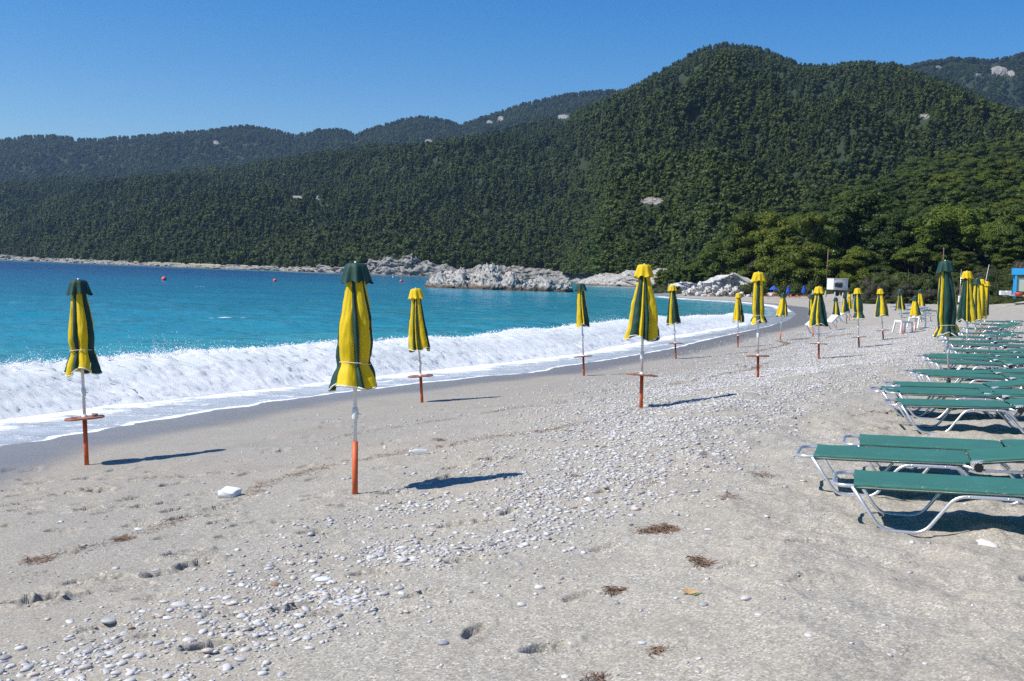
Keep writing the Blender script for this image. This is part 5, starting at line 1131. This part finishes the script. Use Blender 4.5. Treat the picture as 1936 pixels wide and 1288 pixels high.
# candidates are log uniform in depth: weight ~ depth^2
prob = dens*(Yc**2)*1.07*math.log(60/4.3)/Ncand*np.clip(18/Yc, 0, 1)**0.9
ok = rng.random(Ncand) < prob
Xp, Yp, Sp = Xc[ok], Yc[ok], Sc[ok]; n_ = len(Xp)
sz = 0.0085*np.exp(rng.normal(0, 0.58, n_))*(1+0.35*np.clip(dens[ok]/400, 0, 1))*(1+np.clip(Yp-12, 0, 40)*0.012); sz = np.clip(sz, 0.004, 0.034)
big = (rng.random(n_) < 0.03) & (Yp < 14) & (Sp > 3.5) & (Sp < 9); sz[big] *= rng.uniform(1.5, 2.4, big.sum())
Zp = beach_z(Xp, Yp); score = sz/Yp; order = np.argsort(-score); top = order[:300]; rest = order[300:]
for i in top:
    me = PB[int(rng.integers(0, 8))]; o = bpy.data.objects.new('pebble', me); COL.objects.link(o); o.parent = beach
    s = float(min(sz[i], 0.040)); o.location = (float(Xp[i]), float(Yp[i]), float(Zp[i])+s*0.13); o.scale = (s, s, s*rng.uniform(0.8, 1.2)); o.rotation_euler = (rng.normal(0, 0.12), rng.normal(0, 0.12), rng.uniform(0, 6.28))
rr = np.stack([rng.normal(0, 0.18, len(rest)), rng.normal(0, 0.18, len(rest)), rng.uniform(0, 6.28, len(rest))], -1)
print('PEBBLES', len(rest))
ps = sz[rest]
stuff('pebble_scatter', np.stack([Xp[rest], Yp[rest], Zp[rest]+ps*0.12], -1), rr, np.stack([ps]*3, -1), rng.integers(0, 5, len(rest)), PS, 'small pale pebbles strewn over the sand', beach)
def single_stone(px, py, wpx, label, col, flat=0.4, seed=0, name='stone'):
    p, D = ground(px, py); k = wpx/2/FPX*D; v, f = IC3; q = v*np.array([1, 0.75, flat])*k; q = q*(1+0.12*fbm(v[:, 0]*1.2+seed, v[:, 1]*1.2, v[:, 2], 3))[:, None]
    o = link(name, raw_mesh(name, q, f, True), None, tuple(p+np.array([0, 0, k*flat*0.35])), simple(name+'_c%d' % seed, col, 0.7)); return tag(o, label, 'stone')
single_stone(838, 1218, 22, 'smooth dark grey oval stone alone in the foreground sand', (0.27, 0.28, 0.30), 0.45, 1)
single_stone(1215, 1220, 18, 'smooth pale grey oval stone on bare sand at lower right', (0.47, 0.48, 0.50), 0.5, 2)
single_stone(1020, 1112, 20, 'round whitish stone right of the pebble band in the foreground', (0.60, 0.57, 0.52), 0.5, 3)
single_stone(521, 1108, 20, 'brown stone among white pebbles', (0.27, 0.16, 0.08), 0.4, 4)
single_stone(612, 1097, 34, 'large flat white pebble at the top of the foreground pebble patch', (0.60, 0.62, 0.63), 0.3, 5)
single_stone(932, 1032, 18, 'dark grey stone leaning on a pale one in the middle of the pebble band', (0.20, 0.20, 0.22), 0.45, 6)
single_stone(340, 1150, 34, 'pale rounded stone in the bottom left pebble patch', (0.48, 0.48, 0.46), 0.4, 7)
single_stone(205, 1180, 30, 'greenish grey flat stone near the bottom left corner', (0.38, 0.40, 0.40), 0.3, 8)
# ------------------------------------------------------------------ dried seaweed, litter
M_weed = simple('dried_seaweed', (0.19, 0.115, 0.072), 0.85, var=0.5, scale=25); M_weed2 = simple('pale_dried_weed', (0.30, 0.22, 0.14), 0.85, var=0.3, scale=25)
def strip_mesh(seed, mat):
    r = random.Random(seed); mb = MB(); P = Vector((0, 0, 0)); a = 0; L = []; 
    for k in range(6): L.append(P.copy()); a += r.uniform(-0.6, 0.6); P += Vector((math.cos(a), math.sin(a), r.uniform(-0.2, 0.35)))*0.2
    v = []; 
    for k, q in enumerate(L):
        w = 0.05*(1-0.12*k); v += [(q.x-0.45, q.y-w, q.z), (q.x-0.45, q.y+w, q.z+0.03)]
    mb.add(v, [(2*k, 2*k+1, 2*k+3, 2*k+2) for k in range(5)]); me = mb.mesh('weed_strip'); me.materials.append(mat); return me
WS = [strip_mesh(s, M_weed if s % 3 else M_weed2) for s in range(7)]
wl_ = [[(0, 962), (60, 945), (170, 925), (240, 912), (330, 905)], [(40, 1062), (120, 1050), (230, 1020), (290, 1002), (335, 985), (400, 966), (432, 955), (470, 935), (500, 915), (560, 900), (640, 880), (690, 872), (760, 858), (830, 845), (900, 830), (960, 822), (1040, 815), (1110, 800)],
       [(600, 835), (700, 815), (800, 800), (900, 788), (960, 775), (1040, 765), (1120, 752)], [(1090, 745), (1180, 735), (1250, 730), (1300, 722), (1370, 708), (1440, 695)], [(1370, 672), (1430, 665), (1480, 655), (1490, 650), (1470, 645), (1560, 640), (1610, 632)], [(0, 1108), (40, 1095), (90, 1075)], [(1390, 690), (1420, 700), (1450, 688)], [(1540, 800), (1600, 790), (1700, 775)], [(1150, 905), (1230, 915), (1270, 930)], [(1560, 815), (1650, 820), (1700, 800)]]
wp = []
for li, line in enumerate(wl_):
    pts = [gp(*q)[0] for q in line]
    for a, c in zip(pts[:-1], pts[1:]):
        Ls = math.hypot(c[0]-a[0], c[1]-a[1]); n_ = int(Ls*(300 if li in (1, 4) else 150))
        for k in range(n_):
            t_ = random.random(); x, y = a[0]+(c[0]-a[0])*t_, a[1]+(c[1]-a[1])*t_
            dn = float(vnoise(np.array([x*2.3]), np.array([y*2.3]), 4.0)[0]); 
            if dn < random.uniform(-0.35, 0.25): continue
            sp = 0.05+0.02*abs(random.gauss(0, 1)); wp.append((x+random.gauss(0, sp), y+random.gauss(0, sp*1.3), random.uniform(0.02, 0.06)*(1+a[1]/50)))
for k in range(650):
    y = random.uniform(5, 22); x = random.uniform(-0.45, 0.48)*y; wp.append((x, y, random.uniform(0.015, 0.05)))
wp = np.array(wp); ok = sdf(wp[:, 0], wp[:, 1]) > 1.5; wp = wp[ok]; n_ = len(wp)
stuff('seaweed_wrack', np.stack([wp[:, 0], wp[:, 1], beach_z(wp[:, 0], wp[:, 1])+0.003], -1), np.stack([rng.normal(0, .4, n_), rng.normal(0, .25, n_), rng.uniform(0, 6.28, n_)], -1), np.stack([wp[:, 2]]*3, -1), rng.integers(0, 7, n_), WS, 'lines of dried brown seaweed washed up along the sand', beach)
def weed_clump(px, py, wpx, hpx, n, label):
    p, D = ground(px, py); k = D/FPX; mb = MB()
    for i in range(n):
        a = random.uniform(0, 2*PI); q = math.sqrt(random.random()); c = Vector((q*wpx/2*k*math.cos(a), q*wpx/2.4*k*math.sin(a), 0.004+random.random()*0.03*(1-q)))
        h = random.uniform(0, 2*PI); L = random.uniform(0.02, 0.05); pts = [c, c+Vector((math.cos(h)*L, math.sin(h)*L, random.uniform(0, 0.015))), c+Vector((math.cos(h+0.6)*L*1.8, math.sin(h+0.6)*L*1.8, random.uniform(-0.005, 0.012)))]
        s = Vector((-math.sin(h), math.cos(h), 0.3))*random.uniform(0.0015, 0.004)
        v = []; 
        for x in pts: v += [tuple(x-s), tuple(x+s)]
        mb.add(v, [(0, 1, 3, 2), (2, 3, 5, 4)])
    o = mb.build('seaweed_clump', M_weed, None, tuple(p)); return tag(o, label, 'dried seaweed')
for a in [(1262, 997, 60, 14, 240, 'dense brown seaweed clump right of the pebble band, the largest'), (1222, 1003, 40, 10, 90, 'flatter seaweed clump touching the largest one'), (1330, 1068, 36, 10, 80, 'loose seaweed tuft on bare sand in front of the near loungers'), (1313, 1057, 24, 8, 40, 'thin seaweed wisps just above the loose tuft'), (1163, 1118, 36, 12, 80, 'seaweed tuft lying on small stones in the lower middle'),
          (205, 1096, 40, 8, 60, 'seaweed caught in a footprint at lower left'), (232, 1022, 34, 8, 90, 'dark knot of seaweed on the left wrack line'), (325, 985, 40, 10, 90, 'second knot of seaweed on the left wrack line'), (1240, 1233, 36, 8, 40, 'thin brown twigs on sand at lower right'), (1130, 1283, 50, 10, 50, 'dark weed at the very bottom of the picture'), (1375, 940, 50, 14, 40, 'sparse seaweed strands left of the nearest lounger'), (1440, 900, 40, 12, 40, 'sparse strands further up toward the loungers'), (70, 1062, 60, 10, 90, 'left end of the long wrack line, matted brown weed'), (832, 833, 20, 6, 50, 'small dark weed knot beyond the plastic bottle'), (1085, 900, 16, 6, 20, 'tiny weed bit in the pebble band')]: weed_clump(*a)
# dry leaf with a green sprig
p, D = ground(1302, 1125); o = empty('dry_leaf', tuple(p+np.array([0, 0, 0.004])), 0.5); tag(o, 'curled tan dry leaf with a green sprig on the foreground sand', 'leaf'); mb = MB()
for k in range(5):
    a = k*0.7-0.8; c, s = math.cos(a), math.sin(a); pts = [(0, 0, 0), (0.03*c-0.012*s, 0.03*s+0.012*c, 0.012), (0.062*c, 0.062*s, 0.022), (0.03*c+0.012*s, 0.03*s-0.012*c, 0.010)]; mb.add(pts, [(0, 1, 2), (0, 2, 3)])
mb.build('blade', simple('tan_leaf', (0.48, 0.30, 0.12), 0.7), o); mb = MB()
for k in range(6): mb.add([(0.01*k, -0.03, 0.003), (0.01*k+0.012, -0.045, 0.015), (0.01*k+0.004, -0.055, 0.006)], [(0, 1, 2)])
mb.tube([(0.0, -0.03, 0.004), (0.07, -0.06, 0.006), (0.09, -0.10, 0.004)], 0.002, 5); mb.build('sprig', simple('green_sprig', (0.06, 0.14, 0.03), 0.6), o)
for x, y, r_, c, lab in [(1142, 270, 7, 0, ''),]: pass
for x, y, lab in [(1462, 1017, 'small yellow leaf on bare sand left of the lounger shadow'), (518, 1026, 'pale orange shell chip between footprints'), (1374, 1030, 'small brown pod on bare sand'), (1454, 1160, 'tiny yellow leaf scrap in the lower right sand')]:
    p, D = ground(x, y); k = 7/FPX*D; mb = MB(); mb.add([(0, 0, 0.002), (k*0.5, -k*0.35, 0.010), (k*1.1, 0, 0.014), (k*0.5, k*0.35, 0.008)], [(0, 1, 2), (0, 2, 3)])
    q = mb.build('leaf_scrap', simple('leaf_scrap%d' % x, (0.55, 0.36, 0.13) if 'brown' not in lab else (0.2, 0.1, 0.05), 0.7), None, tuple(p)); tag(q, lab, 'leaf scrap')
# white foam block with broken edges
p, D = ground(433, 940); k = D/FPX; v, f = IC3
def superq(v, e): return np.sign(v)*np.abs(v)**e
q = superq(v, 0.35); q = q/np.abs(q).max(); q = q*np.array([17*k, 0.10, 0.034]); q *= (1+0.14*fbm(v[:, 0]*5, v[:, 1]*5, v[:, 2]*5, 3))[:, None]
o = link('foam_block', raw_mesh('foam_block', q, f, False), None, tuple(p+np.array([0, 0.03, 0.034])), simple('dirty_white_foam', (0.72, 0.75, 0.74), 0.8, var=0.1, scale=30, bmp=0.6)); o.rotation_euler = (0.12, 0.1, -0.25); tag(o, 'broken white foam block lying on the left wrack line', 'foam block')
# plastic bottle
p, D = ground(796, 860); k = D/FPX; m, nt, b, _ = nodes('clear_plastic'); b.inputs['Base Color'].default_value = (0.75, 0.77, 0.76, 1); b.inputs['Roughness'].default_value = 0.15; b.inputs['Alpha'].default_value = 0.55; b.inputs['IOR'].default_value = 1.3
mb = MB(); prf = [(0.001, 0), (0.027, 0.004), (0.032, 0.02), (0.030, 0.05), (0.032, 0.06), (0.030, 0.10), (0.032, 0.11), (0.031, 0.15), (0.015, 0.185), (0.012, 0.205)]; mb.lathe(prf, 18)
o = empty('plastic_bottle', tuple(p+np.array([0.08, 0, 0.031])), 0.15); o.rotation_euler = (0, -PI/2, 0.1); tag(o, 'clear empty plastic bottle lying on the wrack line beyond the tallest umbrella', 'bottle'); mb.build('bottle_body', m, o)
mb = MB(); mb.lathe([(0.0145, 0.197), (0.0145, 0.215), (0.001, 0.216)], 14); mb.build('bottle_cap', M['white_plastic'], o)
# white lump of plaster by the nearest lounger
p, D = ground(1868, 1022); k = D/FPX; v, f = IC3; q = v*np.array([20*k, 0.10, 0.028]); q *= (1+0.30*fbm(v[:, 0]*4, v[:, 1]*4, v[:, 2]*4, 4, .6))[:, None]
o = link('white_lump', raw_mesh('white_lump', q, f, False), None, tuple(p+np.array([0, 0.03, 0.0])), simple('chalky_white', (0.66, 0.62, 0.58), 0.9, var=0.12, scale=40, bmp=0.8)); tag(o, 'crumbly white lump half sunk in the sand under the nearest lounger', 'stone')

# ------------------------------------------------------------------ scrub ground cover on the bank
n_ = 1700; j = rng.integers(0, len(A_bank), n_); i = rng.integers(1, 16, n_)
Pb = np.stack([XX_bank[i, j], YY_bank[i, j], ZZ_bank[i, j]], -1)+rng.normal(0, 1, (n_, 3))*np.array([1.2, 1.5, 0])
protos = [TREE[k][0] for k in ('bush0', 'bush1', 'bush2', 'scrub0', 'scrub1')]; s_ = rng.uniform(0.22, 0.55, n_)
stuff('scrub_cover', Pb-np.array([0, 0, 0.25]), np.stack([np.zeros(n_), np.zeros(n_), rng.uniform(0, 6.28, n_)], -1), np.stack([s_*1.5, s_*1.5, s_], -1), rng.choice([0, 1, 2, 3, 4], n_, p=[.27, .27, .26, .12, .08]), protos, 'low green and brown scrub covering the bank')

# ------------------------------------------------------------------ haze
zt = max(float(h['Z'].max()) for h in HILLS.values())+30
mb = MB(); mb.box((0, 2300, (zt-14)/2), (14000, 9600, zt+14)); hz = mb.build('haze', None)
m = bpy.data.materials.new('haze'); m.use_nodes = True; nt = m.node_tree; nt.nodes.remove(nt.nodes['Principled BSDF'])
pv = nt.nodes.new('ShaderNodeVolumePrincipled'); pv.inputs['Color'].default_value = (0.42, 0.66, 1.0, 1); pv.inputs['Density'].default_value = 0.000068; pv.inputs['Anisotropy'].default_value = 0.25
nt.links.new(pv.outputs[0], nt.nodes['Material Output'].inputs['Volume']); hz.data.materials.append(m); tag(hz, 'thin blue summer haze over the bay', kind='stuff')
